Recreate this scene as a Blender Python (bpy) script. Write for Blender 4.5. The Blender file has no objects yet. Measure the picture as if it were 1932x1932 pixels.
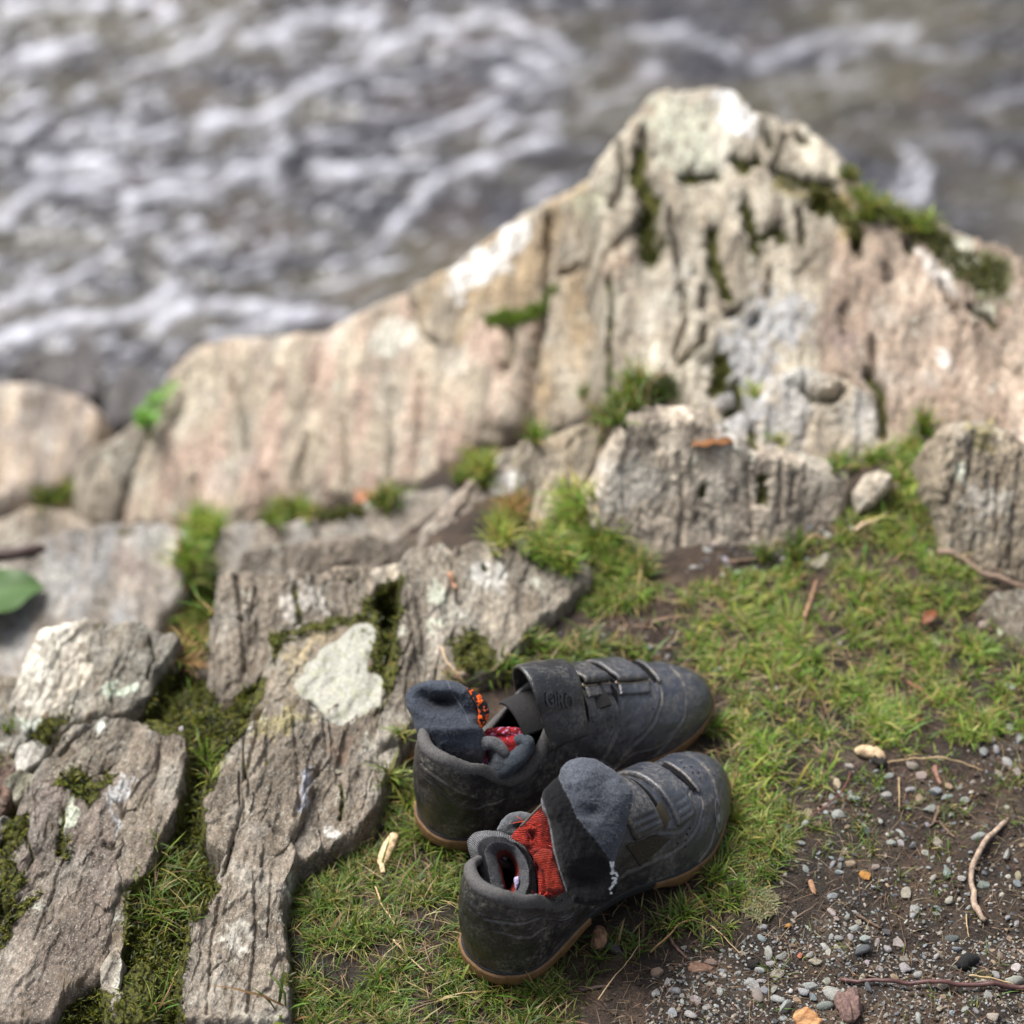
import bpy, bmesh, math, random
import numpy as np
from mathutils import Vector, Matrix
S = bpy.context.scene
C = S.collection
R = math.radians
rng = np.random.default_rng(7)
random.seed(7)

# ---------------------------------------------------------------- camera
CH, PITCH, TH = 1.75, R(42), .205           # height above the turf, tilt down, tan of half the field of view
cam = bpy.data.cameras.new('camera'); co = bpy.data.objects.new('camera', cam); C.objects.link(co)
co.location = (0, 0, CH); co.rotation_euler = (R(90) - PITCH, 0, 0)
cam.sensor_width = 24; cam.sensor_height = 24; cam.lens = 12 / TH
cam.clip_start = .05; cam.clip_end = 400
cam.dof.use_dof = True; cam.dof.focus_distance = 2.17; cam.dof.aperture_fstop = 1.75
S.camera = co
FW = np.array([0, math.cos(PITCH), -math.sin(PITCH)]); UP = np.array([0, math.sin(PITCH), math.cos(PITCH)]); RT = np.array([1., 0, 0])
CO = np.array([0, 0, CH])

# ---------------------------------------------------------------- sky, sun, exposure
W = bpy.data.worlds.new('World'); S.world = W; W.use_nodes = True
wn = W.node_tree; wn.nodes.clear()
sky = wn.nodes.new('ShaderNodeTexSky'); sky.sky_type = 'NISHITA'; sky.sun_disc = False
SUN_EL, SUN_AZ = R(60), R(-56)               # azimuth from +Y towards +X
sky.sun_elevation = SUN_EL; sky.sun_rotation = SUN_AZ; sky.dust_density = 4; sky.air_density = 1.0
hs = wn.nodes.new('ShaderNodeHueSaturation'); hs.inputs['Saturation'].default_value = .42
bg = wn.nodes.new('ShaderNodeBackground'); bg.inputs[1].default_value = .105
wo = wn.nodes.new('ShaderNodeOutputWorld')
wn.links.new(sky.outputs[0], hs.inputs['Color']); wn.links.new(hs.outputs[0], bg.inputs[0]); wn.links.new(bg.outputs[0], wo.inputs[0])
sl = bpy.data.lights.new('sun', 'SUN'); sl.energy = 3.2; sl.angle = R(24); sl.color = (1, .985, .96)
so = bpy.data.objects.new('sun', sl); C.objects.link(so)
so.rotation_euler = (R(90) - SUN_EL, 0, math.pi - SUN_AZ)
S.view_settings.view_transform = 'Standard'; S.view_settings.look = 'None'
S.view_settings.gamma = 1; S.view_settings.use_curve_mapping = False
S.view_settings.exposure = .84

# ---------------------------------------------------------------- maths helpers
def A(x): return np.asarray(x, float)
def rays(px, py):
    px, py = A(px), A(py)
    return FW + RT * ((px - 966) / 966 * TH)[..., None] + UP * ((966 - py) / 966 * TH)[..., None]
def pt(px, py, z):
    """the point of the place seen at (px, py) that lies at height z"""
    d = rays(px, py); t = (z - CH) / d[..., 2]
    return CO + d * t[..., None]
def proj(P):
    q = A(P) - CO; f = q @ FW
    return 966 + (q @ RT) / f / TH * 966, 966 - (q @ UP) / f / TH * 966
def on_plane(px, py, a, n):
    d = rays(px, py); t = ((a - CO) @ n) / (d @ n)
    return CO + d * t[..., None]
_g = np.random.default_rng(3).normal(size=(256, 3)); _g /= np.linalg.norm(_g, axis=1)[:, None]; _g = _g.astype(np.float32)
def perlin(x, y, z, seed=0):
    x, y, z = np.broadcast_arrays(A(x), A(y), A(z))
    sh = x.shape; x = x.ravel(); y = y.ravel(); z = z.ravel()
    i = np.floor(x).astype(np.int64); j = np.floor(y).astype(np.int64); k = np.floor(z).astype(np.int64)
    fx = (x - i).astype(np.float32); fy = (y - j).astype(np.float32); fz = (z - k).astype(np.float32)
    u = fx * fx * fx * (fx * (fx * 6 - 15) + 10); v = fy * fy * fy * (fy * (fy * 6 - 15) + 10); w = fz * fz * fz * (fz * (fz * 6 - 15) + 10)
    r = 0
    for a in (0, 1):
        for b in (0, 1):
            for c in (0, 1):
                h = (((i + a) * 73856093) ^ ((j + b) * 19349663) ^ ((k + c) * 83492791) ^ (seed * 2654435))
                h = (h ^ (h >> 13)) * 1274126177; h = (h ^ (h >> 16)) & 255
                g = _g[h]
                d = g[:, 0] * (fx - a) + g[:, 1] * (fy - b) + g[:, 2] * (fz - c)
                r = r + d * (u if a else 1 - u) * (v if b else 1 - v) * (w if c else 1 - w)
    return (r * 1.6).reshape(sh)
def fbm(x, y, z, o=4, seed=0, g=.5):
    r = 0; a = 1; f = 1
    for q in range(o):
        r = r + a * perlin(A(x) * f, A(y) * f, A(z) * f, seed + q * 17); a *= g; f *= 2.03
    return r
def sstep(a, b, x): t = np.clip((A(x) - a) / (b - a), 0, 1); return t * t * (3 - 2 * t)
def inpoly(px, py, poly):
    poly = A(poly); x, y = A(px), A(py); r = np.zeros(x.shape, bool)
    x1, y1 = poly[-1]
    for x2, y2 in poly:
        c = ((y1 > y) != (y2 > y)) & (x < (x2 - x1) * (y - y1) / ((y2 - y1) if y2 != y1 else 1e-9) + x1)
        r ^= c; x1, y1 = x2, y2
    return r
def dpoly(px, py, line, closed=False):
    """distance to a polyline"""
    L = A(line); r = np.full(A(px).shape, 1e9)
    n = len(L)
    if n == 1: return np.hypot(px - L[0, 0], py - L[0, 1])
    for i in range(n if closed else n - 1):
        a, b = L[i], L[(i + 1) % n]; d = b - a
        t = np.clip(((px - a[0]) * d[0] + (py - a[1]) * d[1]) / (d @ d + 1e-9), 0, 1)
        r = np.minimum(r, np.hypot(px - a[0] - t * d[0], py - a[1] - t * d[1]))
    return r
def soft(px, py, poly, w=8, warp=6, sc=.02, seed=5):
    """soft edged, ragged area: 1 inside"""
    ux = px + warp * fbm(px * sc, py * sc, 1.3, 3, seed); uy = py + warp * fbm(px * sc, py * sc, 7.7, 3, seed + 1)
    d = dpoly(ux, uy, poly, True); return sstep(-w, w, np.where(inpoly(ux, uy, poly), d, -d))
def z2(p): return [(x * .4167, 1127 + y * .4167) for x, y in p]
def z5(p): return [(x * .5417, 644 + y * .5417) for x, y in p]
def z1(p): return [(724.5 + x * .3542, 1207.5 + y * .3542) for x, y in p]
def z3(p): return [(1208 + x * .375, 1208 + y * .375) for x, y in p]
def z7(p): return [(x * .5417, y * .5417) for x, y in p]
def z6(p): return [(885.5 + x * .5417, 120.7 + y * .5417) for x, y in p]
def resample(poly, n, closed=True):
    P = A(poly)
    if closed: P = np.vstack([P, P[:1]])
    s = np.r_[0, np.cumsum(np.linalg.norm(np.diff(P, axis=0), axis=1))]
    t = np.linspace(0, s[-1], n, endpoint=not closed)
    return np.stack([np.interp(t, s, P[:, k]) for k in range(P.shape[1])], 1)
def smooth_loop(P, k):
    for _ in range(k): P = (np.roll(P, 1, 0) + 2 * P + np.roll(P, -1, 0)) / 4
    return P

# ---------------------------------------------------------------- object helpers
def mesh(name, V, F, mat=None, parent=None, attrs=None, smooth=True, col=None):
    """one mesh object from arrays; F is (n,3) or (n,4), or a list of such"""
    me = bpy.data.meshes.new(name)
    V = np.ascontiguousarray(V, np.float32); Fs = F if isinstance(F, list) else [F]
    me.vertices.add(len(V)); me.vertices.foreach_set('co', V.ravel())
    nl = sum(f.size for f in Fs); npol = sum(len(f) for f in Fs)
    me.loops.add(nl); me.polygons.add(npol)
    me.loops.foreach_set('vertex_index', np.concatenate([np.ascontiguousarray(f, np.int32).ravel() for f in Fs]))
    cnt = np.concatenate([np.full(len(f), f.shape[1]) for f in Fs]); st = np.r_[0, np.cumsum(cnt)[:-1]].astype(np.int32)
    me.polygons.foreach_set('loop_start', st)
    me.update(calc_edges=True)
    me.polygons.foreach_set('use_smooth', np.full(npol, smooth, bool))
    if col is not None:
        a = me.attributes.new('col', 'FLOAT_COLOR', 'POINT')
        c4 = np.ones((len(V), 4), np.float32); c4[:, :3] = col; a.data.foreach_set('color', c4.ravel())
    for k, v in (attrs or {}).items():
        v = np.asarray(v, np.float32)
        if v.ndim == 1: a = me.attributes.new(k, 'FLOAT', 'POINT'); a.data.foreach_set('value', v)
        else: a = me.attributes.new(k, 'FLOAT_VECTOR', 'POINT'); a.data.foreach_set('vector', v.ravel())
    me.validate()
    o = bpy.data.objects.new(name, me); C.objects.link(o)
    if mat: me.materials.append(mat)
    if parent: o.parent = parent
    return o
def tag(o, label=None, cat=None, group=None, kind=None):
    for k, v in (('label', label), ('category', cat), ('group', group), ('kind', kind)):
        if v: o[k] = v
    return o
def empty(name, loc=(0, 0, 0), rz=0):
    o = bpy.data.objects.new(name, None); C.objects.link(o); o.location = loc; o.rotation_euler = (0, 0, rz); o.empty_display_size = .02
    return o
def gridF(n, m, wrap=False, off=0):
    """faces of n rows (rings) by m columns"""
    i = np.arange(n - 1)[:, None]; j = np.arange(m if wrap else m - 1)[None]
    a = i * m + j; b = i * m + (j + 1) % m
    return np.stack([a, b, b + m, a + m], -1).reshape(-1, 4) + off
def tube(path, rad, k=8, wob=0, seed=0):
    P = A(path); n = len(P); T = np.gradient(P, axis=0); T /= np.linalg.norm(T, axis=1)[:, None] + 1e-12
    ref = np.array([0.13, .21, 1.]); Bn = np.cross(T, ref); Bn /= np.linalg.norm(Bn, axis=1)[:, None] + 1e-12; N = np.cross(Bn, T)
    rad = np.broadcast_to(A(rad), (n,)); th = np.arange(k) / k * 2 * np.pi
    V = P[:, None] + (rad[:, None] * np.cos(th))[..., None] * N[:, None] + (rad[:, None] * np.sin(th))[..., None] * Bn[:, None]
    if wob: V = V + wob * rad[:, None, None] * fbm(V[..., 0] * 90, V[..., 1] * 90, V[..., 2] * 90, 2, seed)[..., None]
    V = V.reshape(-1, 3); V = np.vstack([V, P[:1], P[-1:]])
    j = np.arange(k); c0, c1 = n * k, n * k + 1
    T0 = np.stack([(j + 1) % k, j, np.full(k, c0)], 1); T1 = np.stack([(n - 1) * k + j, (n - 1) * k + (j + 1) % k, np.full(k, c1)], 1)
    return V, [gridF(n, k, True), T0, T1]
def join(parts):
    V = []; Q = []; T = []; o = 0
    for v, f in parts:
        for g in (f if isinstance(f, list) else [f]): (Q if g.shape[1] == 4 else T).append(g + o)
        V.append(v); o += len(v)
    return np.vstack(V), ([np.vstack(Q)] if Q else []) + ([np.vstack(T)] if T else [])

# ---------------------------------------------------------------- materials
def M(name):
    m = bpy.data.materials.new(name); m.use_nodes = True; nt = m.node_tree; nt.nodes.clear()
    b = nt.nodes.new('ShaderNodeBsdfPrincipled'); o = nt.nodes.new('ShaderNodeOutputMaterial'); nt.links.new(b.outputs[0], o.inputs[0])
    return m, nt, b
class G:
    def __init__(s, nt): s.nt = nt
    def n(s, t, **k):
        x = s.nt.nodes.new('ShaderNode' + t)
        for a, v in k.items(): setattr(x, a, v)
        return x
    def put(s, sock, v):
        if isinstance(v, bpy.types.NodeSocket): s.nt.links.new(v, sock)
        elif v is not None: sock.default_value = (tuple(v) + (1,) if isinstance(v, tuple) and len(v) == 3 and sock.type == 'RGBA' else v)
    def attr(s, name, o='Color'): x = s.n('Attribute', attribute_name=name); return x.outputs[o]
    def obj(s): return s.n('TexCoord').outputs['Object']
    def vmul(s, v, k): x = s.n('Mapping'); s.put(x.inputs[0], v); x.inputs['Scale'].default_value = k; return x.outputs[0]
    def noise(s, v, sc, det=4, rough=.6, dist=0, o='Fac'):
        x = s.n('TexNoise'); s.put(x.inputs['Vector'], v); x.inputs['Scale'].default_value = sc; x.inputs['Detail'].default_value = det
        x.inputs['Roughness'].default_value = rough; x.inputs['Distortion'].default_value = dist; return x.outputs[o]
    def vor(s, v, sc, f='F1', o='Distance'):
        x = s.n('TexVoronoi', feature=f); s.put(x.inputs['Vector'], v); x.inputs['Scale'].default_value = sc; return x.outputs[o]
    def ramp(s, v, st):
        x = s.n('ValToRGB'); s.put(x.inputs[0], v); e = x.color_ramp.elements
        while len(e) < len(st): e.new(.5)
        for q, (p, c) in zip(e, st): q.position = p; q.color = (c, c, c, 1) if not isinstance(c, tuple) else c + (1,)
        return x.outputs[0]
    def math(s, op, a, b=None, c=None, clamp=False):
        x = s.n('Math', operation=op, use_clamp=clamp)
        for i, v in enumerate((a, b, c)): s.put(x.inputs[i], v)
        return x.outputs[0]
    def mix(s, f, a, b, mode='MIX'):
        x = s.n('Mix', data_type='RGBA', blend_type=mode); s.put(x.inputs[0], f); s.put(x.inputs[6], a); s.put(x.inputs[7], b); return x.outputs[2]
    def bump(s, h, dist, st=1, prev=None):
        x = s.n('Bump'); s.put(x.inputs['Height'], h); x.inputs['Distance'].default_value = dist; x.inputs['Strength'].default_value = st
        if prev: s.put(x.inputs['Normal'], prev)
        return x.outputs[0]

def rock_mat():
    m, nt, b = M('rock'); g = G(nt)
    col = g.attr('col'); sc = g.attr('sc', 'Vector'); moss = g.attr('moss', 'Fac'); fine = g.attr('fine', 'Fac')
    st = g.vmul(sc, (1, 3.2, 2.))
    n1 = g.noise(st, 22, 6, .65, .6); n2 = g.noise(sc, 170, 5, .7); n3 = g.noise(sc, 600, 3, .6); n4 = g.noise(sc, 45, 4, .6, .8)
    c = g.mix(1, col, g.ramp(n1, [(.25, .5), (.45, .85), (.6, 1.1), (.8, 1.45)]), 'MULTIPLY')
    c = g.mix(1, c, g.ramp(n2, [(.3, .32), (.45, .85), (.55, 1.1), (.7, 1.75)]), 'MULTIPLY')
    c = g.mix(g.ramp(n3, [(.56, 0.), (.68, .5)]), c, (.55, .52, .45))                       # pale grains
    c = g.mix(g.ramp(n4, [(.58, 0.), (.66, .55)]), c, (.11, .08, .05))                     # brown iron stain
    wv = g.math('MULTIPLY', g.ramp(g.noise(sc, 33, 5, .75, .5), [(.6, 0.), (.66, 1.)]), g.ramp(n2, [(.4, 0.), (.5, 1.)]))
    c = g.mix(g.math('MULTIPLY', wv, .5), c, (.58, .60, .5))                                 # crusty lichen specks
    dk = g.ramp(g.vor(sc, 210), [(.06, 1.), (.13, 0.)])
    c = g.mix(g.math('MULTIPLY', dk, .45), c, (.05, .045, .035))
    # moss lying on it
    mm = g.math('ADD', moss, g.math('MULTIPLY', g.math('SUBTRACT', n2, .5), 1.4))
    mf = g.ramp(mm, [(.42, 0.), (.58, 1.)])
    mc = g.mix(g.ramp(g.noise(sc, 260, 3), [(.35, 0.), (.65, 1.)]), (.018, .02, .006), (.11, .11, .015))
    c = g.mix(mf, c, mc)
    g.put(b.inputs['Base Color'], c)
    g.put(b.inputs['Roughness'], .82); b.inputs['Specular IOR Level'].default_value = .3
    h = g.math('ADD', g.math('MULTIPLY', n1, 1.0), g.math('MULTIPLY', n2, .55)); h = g.math('ADD', h, g.math('MULTIPLY', n3, .15))
    nb = g.bump(h, .0045, .95); nb = g.bump(g.math('MULTIPLY', mf, g.noise(sc, 350, 2)), .003, .8, nb)
    g.put(b.inputs['Normal'], nb)
    return m
def soil_mat():
    m, nt, b = M('soil'); g = G(nt); v = g.obj(); col = g.attr('col')
    n1 = g.noise(v, 60, 6, .7); n2 = g.noise(v, 420, 4, .7); n3 = g.noise(v, 1300, 2)
    c = g.mix(1, col, g.ramp(n1, [(.3, .45), (.5, .95), (.7, 1.6)]), 'MULTIPLY')
    c = g.mix(1, c, g.ramp(n2, [(.3, .4), (.5, .95), (.7, 1.7)]), 'MULTIPLY')
    c = g.mix(g.ramp(n3, [(.66, 0.), (.72, .6)]), c, (.30, .26, .2))
    g.put(b.inputs['Base Color'], c)
    g.put(b.inputs['Roughness'], g.ramp(n1, [(.35, .5), (.6, .9)])); b.inputs['Specular IOR Level'].default_value = .35
    h = g.math('ADD', n1, g.math('MULTIPLY', n2, .5)); g.put(b.inputs['Normal'], g.bump(h, .006, .9))
    return m
def blade_mat():
    m, nt, b = M('grass'); g = G(nt); g.put(b.inputs['Base Color'], g.attr('col')); b.inputs['Roughness'].default_value = .5
    b.inputs['Specular IOR Level'].default_value = .35
    tr = g.n('BsdfTranslucent'); g.put(tr.inputs[0], g.mix(1, g.attr('col'), (1.2, 1.25, .6), 'MULTIPLY')); mx = g.n('MixShader'); mx.inputs[0].default_value = .3
    nt.links.new(b.outputs[0], mx.inputs[1]); nt.links.new(tr.outputs[0], mx.inputs[2])
    nt.links.new(mx.outputs[0], [n for n in nt.nodes if n.type == 'OUTPUT_MATERIAL'][0].inputs[0])
    return m
def vc_mat(name, rough=.8, spec=.3, sc=400, amt=.35, bump=.0006, coord='obj'):
    """colour from the mesh plus grain"""
    m, nt, b = M(name); g = G(nt); v = g.obj(); n1 = g.noise(v, sc, 4, .7)
    g.put(b.inputs['Base Color'], g.mix(1, g.attr('col'), g.ramp(n1, [(.3, 1 - amt), (.7, 1 + amt)]), 'MULTIPLY'))
    b.inputs['Roughness'].default_value = rough; b.inputs['Specular IOR Level'].default_value = spec
    g.put(b.inputs['Normal'], g.bump(n1, bump, .8)); return m
def stone_mat():
    m, nt, b = M('pebble'); g = G(nt); v = g.obj(); oi = g.n('ObjectInfo')
    n1 = g.noise(v, 3.5, 4, .7, .4); n2 = g.noise(v, 24, 3)
    c = g.mix(1, oi.outputs['Color'], g.ramp(n1, [(.3, .72), (.7, 1.2)]), 'MULTIPLY')
    c = g.mix(g.ramp(n2, [(.3, .35), (.45, 0.)]), c, (.06, .045, .03))
    g.put(b.inputs['Base Color'], c); b.inputs['Roughness'].default_value = .62; g.put(b.inputs['Normal'], g.bump(n2, .04, .5)); return m
def plain(name, c, rough=.6, sc=80, amt=.25, bump=.0005, metal=0, spec=.4, stretch=(1, 1, 1)):
    m, nt, b = M(name); g = G(nt); v = g.vmul(g.obj(), stretch); n1 = g.noise(v, sc, 5, .65, .3)
    g.put(b.inputs['Base Color'], g.mix(1, c, g.ramp(n1, [(.3, 1 - amt), (.7, 1 + amt)]), 'MULTIPLY'))
    b.inputs['Roughness'].default_value = rough; b.inputs['Metallic'].default_value = metal; b.inputs['Specular IOR Level'].default_value = spec
    g.put(b.inputs['Normal'], g.bump(n1, bump, .8)); return m
def leather_mat():
    """black synthetic leather, scuffed and dusted with dried mud"""
    m, nt, b = M('dusty_leather'); g = G(nt); v = g.obj(); dust = g.attr('dust', 'Fac')
    n1 = g.noise(v, 38, 6, .7, .5); n2 = g.noise(v, 330, 4, .75); n3 = g.noise(g.vmul(v, (1, 3, 3)), 120, 5, .8, 1.2); n5 = g.noise(v, 1100, 2, .5)
    sx = g.n('SeparateXYZ'); g.put(sx.inputs[0], v); worn_sheen = g.ramp(g.math('ADD', sx.outputs[0], g.math('MULTIPLY', g.math('SUBTRACT', n1, .5), .12)), [(.13, 0.), (.21, 1.)])   # the toe half is rubbed grey, its top sheen painted into the colour
    c = g.mix(g.math('ADD', g.ramp(n1, [(.4, 0.), (.7, .35)]), g.math('MULTIPLY', worn_sheen, g.ramp(n2, [(.3, .45), (.65, .8)])), clamp=True), (.005, .0058, .0085), (.037, .043, .060))
    d = g.math('ADD', g.math('MULTIPLY', g.ramp(n1, [(.47, 0.), (.60, 1.)]), g.ramp(n2, [(.45, 0.), (.58, 1.)])), g.math('MULTIPLY', g.ramp(n3, [(.54, 0.), (.68, 1.)]), .8))
    d = g.math('MULTIPLY', d, .45); d = g.math('ADD', d, g.math('MULTIPLY', dust, g.math('MULTIPLY', g.ramp(n2, [(.35, .15), (.6, 1.)]), g.ramp(n1, [(.38, .15), (.62, 1.)]))), clamp=True)
    c = g.mix(d, c, (.20, .17, .125))
    g.put(b.inputs['Base Color'], c); g.put(b.inputs['Roughness'], g.math('ADD', .33, g.math('MULTIPLY', d, .55), clamp=True))
    b.inputs['Specular IOR Level'].default_value = .85
    nb = g.bump(g.vor(v, 900), .0004, .5); nb = g.bump(g.math('ADD', n1, g.math('MULTIPLY', n3, .4)), .0016, .6, nb)
    g.put(b.inputs['Normal'], nb); return m
def fleece_mat(name='fleece', rib=None):
    m, nt, b = M(name); g = G(nt); v = g.obj(); n1 = g.noise(v, 700, 3, .8); n2 = g.noise(v, 120, 4)
    c = g.mix(1, g.attr('col'), g.ramp(n1, [(.3, .45), (.5, .95), (.7, 1.7)]), 'MULTIPLY'); c = g.mix(1, c, g.ramp(n2, [(.3, .75), (.7, 1.25)]), 'MULTIPLY')
    h = n1
    if rib:
        st = g.attr('rib', 'Fac'); sn = g.math('SINE', g.math('MULTIPLY', st, rib)); c = g.mix(1, c, g.ramp(g.math('MULTIPLY_ADD', sn, .5, .5), [(0., .72), (1., 1.15)]), 'MULTIPLY')
        h = g.math('ADD', n1, g.math('MULTIPLY', sn, .8))
    g.put(b.inputs['Base Color'], c); b.inputs['Roughness'].default_value = .95; b.inputs['Specular IOR Level'].default_value = .15
    b.inputs['Sheen Weight'].default_value = .08; b.inputs['Sheen Roughness'].default_value = .5
    g.put(b.inputs['Normal'], g.bump(h, .0012, .9)); return m
def water_mat():
    m, nt, b = M('river_water'); g = G(nt); v = g.obj(); foam_glint = g.attr('foam_glint', 'Fac'); col = g.attr('col')
    n = g.noise(v, 60, 4, .7)
    f = g.math('MULTIPLY', foam_glint, g.ramp(n, [(.3, .55), (.6, 1.)]), clamp=True)
    g.put(b.inputs['Base Color'], g.mix(f, col, (.58, .58, .64)))
    g.put(b.inputs['Roughness'], g.math('MULTIPLY_ADD', f, .5, .12)); b.inputs['IOR'].default_value = 1.33
    g.put(b.inputs['Normal'], g.bump(g.noise(v, 35, 3), .01, .5)); return m
MR, MS, MG = rock_mat(), soil_mat(), blade_mat()
MP = stone_mat(); MV = vc_mat('gravel'); MMOSS = vc_mat('moss', .95, .1, 500, .4, .0002)
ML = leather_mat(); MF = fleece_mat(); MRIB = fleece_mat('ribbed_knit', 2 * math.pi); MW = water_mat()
MWOOD = plain('twig_bark', (.13, .085, .055), .8, 160, .5, .001, stretch=(1, 1, 1)); MDRY = plain('dry_straw', (.42, .30, .16), .7, 90, .3)
MPALE = plain('pale_wood', (.52, .38, .24), .75, 140, .4, .001); MBARK = plain('dark_twig', (.06, .035, .03), .55, 120, .5, .0008)
MGUM = plain('gum_rubber', (.135, .073, .029), .6, 160, .3, .0004); MBLK = plain('black_rubber', (.012, .012, .013), .7, 200, .3)
MLIN = plain('collar_knit', (.095, .09, .088), .95, 900, .5, .0008, spec=.1); MIN = plain('dark_lining', (.008, .008, .009), .95, 500, .3, spec=.1)
MMET = plain('wire_ring', (.30, .24, .18), .4, 100, .2, 0, metal=.7); MEMB = plain('worn_emblem', (.20, .20, .21), .4, 250, .4); MLOGO = plain('worn_print', (.06, .06, .062), .5, 250, .45)
MMESHV = plain('vent_fabric', (.05, .042, .03), .9, 1100, .8, .001, spec=.1, stretch=(1, 2.5, 1))
MLICH = None

# ---------------------------------------------------------------- the ground
_ctl = [(1200,1900,0),(1900,1900,0),(1600,1700,0),(1900,1500,0),(1500,1300,0),(1900,1250,.0),(1100,1500,0),(1300,1090,0),(1650,1000,.02),(1690,890,.02),(1800,860,.01),(1120,1120,.0),
 (700,1850,0),(560,1932,-.005),(900,1300,0),(300,1700,-.016),(60,1700,-.042),(380,1400,-.014),(200,1400,-.045),(330,1850,-.014),(0,1300,-.36),(380,1150,-.25),(60,1180,-.42),(250,1240,-.37),(200,1150,-.38),
 (370,1010,-.27),(520,990,-.28),(900,900,-.2),(960,1000,-.06),(1080,1010,-.02),(1200,770,-.1),(100,960,-.42),(100,850,-.6),(260,780,-.66),(640,1040,-.2),(1100,1060,0),
 (1560,880,0.0),(500,1932,-.01),(150,1932,-.035)]
_ca = A(_ctl); _cp = pt(_ca[:, 0], _ca[:, 1], _ca[:, 2])
_ex = A([(0,2.75,-1.0),(-.5,2.7,-1.05),(.5,2.75,-1.0),(1.2,2.8,-1.),(-1.2,2.5,-1.1),(-1.5,1.6,-.5),(1.3,1.6,0),(1.4,2.2,0),(.5,1.0,0),(0,.7,0),(1.5,.7,0),(-.7,.9,-.1),(-1.5,.6,-.3),(.1,2.45,-.6),(.5,2.5,-.6),(-.3,2.35,-.7)])
_cp = np.vstack([_cp, _ex])
def zter(X, Y):
    X, Y = A(X), A(Y); num = 0; den = 0
    for x, y, z in _cp:
        w = 1 / ((X - x) ** 2 + (Y - y) ** 2 + .0012) ** 1.7; num = num + w * z; den = den + w
    z = num / den
    tz = np.where(X < -.15, np.interp(Y, [2.2, 2.5, 2.95, 3.4], [-.45, -.72, -.93, -1.2]), np.interp(Y, [2.3, 2.55, 3.], [-.1, -1.05, -1.4]))
    k = sstep(2.28, 2.5, Y); z = z * (1 - k) + tz * k
    z = z + .010 * fbm(X * 7, Y * 7, 0, 3, 1) + .0035 * fbm(X * 40, Y * 40, 0, 4, 2)
    return z
MOSSZ = [z2([(620,560),(700,420),(760,300),(900,380),(960,420),(1000,560),(1100,420),(1220,350),(1240,250),(1230,200),(1700,110),(1700,60),(1800,60),(1820,330),(1700,600),(1740,450),(1700,340),(1600,120),(1250,230),(1200,450),(1130,560),(1010,750),(940,900),(930,1080),(940,1250),(1000,1300),(950,1420),(870,1500),(830,1750),(850,1932),(500,1932),(560,1700),(560,1340),(700,1210),(780,1050),(840,850),(840,660)]),
 z2([(120,640),(200,560),(340,520),(260,600),(230,680)]), z2([(220,860),(350,750),(420,830),(560,780),(480,860),(380,960),(330,880)]),
 z2([(0,1180),(60,1180),(120,1300),(40,1420),(200,1320),(120,1420),(60,1500),(0,1620)]), z2([(300,1850),(440,1760),(500,1800),(520,1932),(260,1932)]),
 z2([(260,1060),(310,1080),(320,1210),(250,1180)]), z2([(0,1040),(60,980),(140,980),(120,1080),(60,1180),(0,1200)]), z2([(1280,1690),(1340,1680),(1330,1770),(1270,1760)]),
 [(845,1215),(870,1190),(905,1185),(935,1225),(930,1260),(900,1270),(860,1260)], z5([(1240,960),(1260,900),(1400,800),(1400,1000),(1340,1160),(1280,1150),(1310,1000)]),
 z5([(930,1030),(1150,960),(1280,950),(1290,980),(1000,1030),(940,1130)])]
def mossmask(px, py):
    m = np.zeros(np.shape(px))
    for i, p in enumerate(MOSSZ): m = np.maximum(m, soft(px, py, p, 7, 9, .03, 11 + i))
    return m
def axis(a0, a1, fine, c0, c1, coarse_n):
    return np.r_[c0 + (a0 - c0) * (1 - np.linspace(1, 0, coarse_n, endpoint=False) ** 2.2)[::1], np.arange(a0, a1, fine), (a1 + (c1 - a1) * np.linspace(0, 1, coarse_n) ** 2.2)]
ax = axis(-.55, .56, .0035, -7, 8, 40); ay = axis(1.12, 2.2, .0035, -3, 60, 40)
X, Y = np.meshgrid(ax, ay); Z = zter(X, Y); px, py = proj(np.stack([X, Y, Z], -1))
inview = (Y > 1) & (Y < 3) & (abs(px - 966) < 1400) & (py > 500)
sx = np.where(inview, px, -9999.); sy = np.where(inview, py, -9999.)
Z = Z + np.where(inview, .0016 * fbm(X * 130, Y * 130, 0, 3, 3), 0)
mo = mossmask(sx, sy)
gr = np.zeros(X.shape)
brown = A((.058, .037, .025)); dark = A((.026, .018, .013)); lt = A((.095, .068, .046)); mossc = A((.050, .045, .012)); grassc = A((.05, .058, .016))
k1 = sstep(-.3, .5, fbm(X * 9, Y * 9, 3, 4, 9))[..., None]; k2 = sstep(.1, .6, fbm(X * 16, Y * 16, 5, 4, 19))[..., None]
cg = dark * (1 - k1) + brown * k1; cg = cg * (1 - .6 * k2) + lt * .6 * k2
cg = cg * (1 - mo[..., None]) + mossc * mo[..., None]
F = gridF(len(ay), len(ax))
ground = mesh('ground', np.stack([X, Y, Z], -1).reshape(-1, 3), F, MS, col=cg.reshape(-1, 3)); tag(ground, kind='structure')

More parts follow.
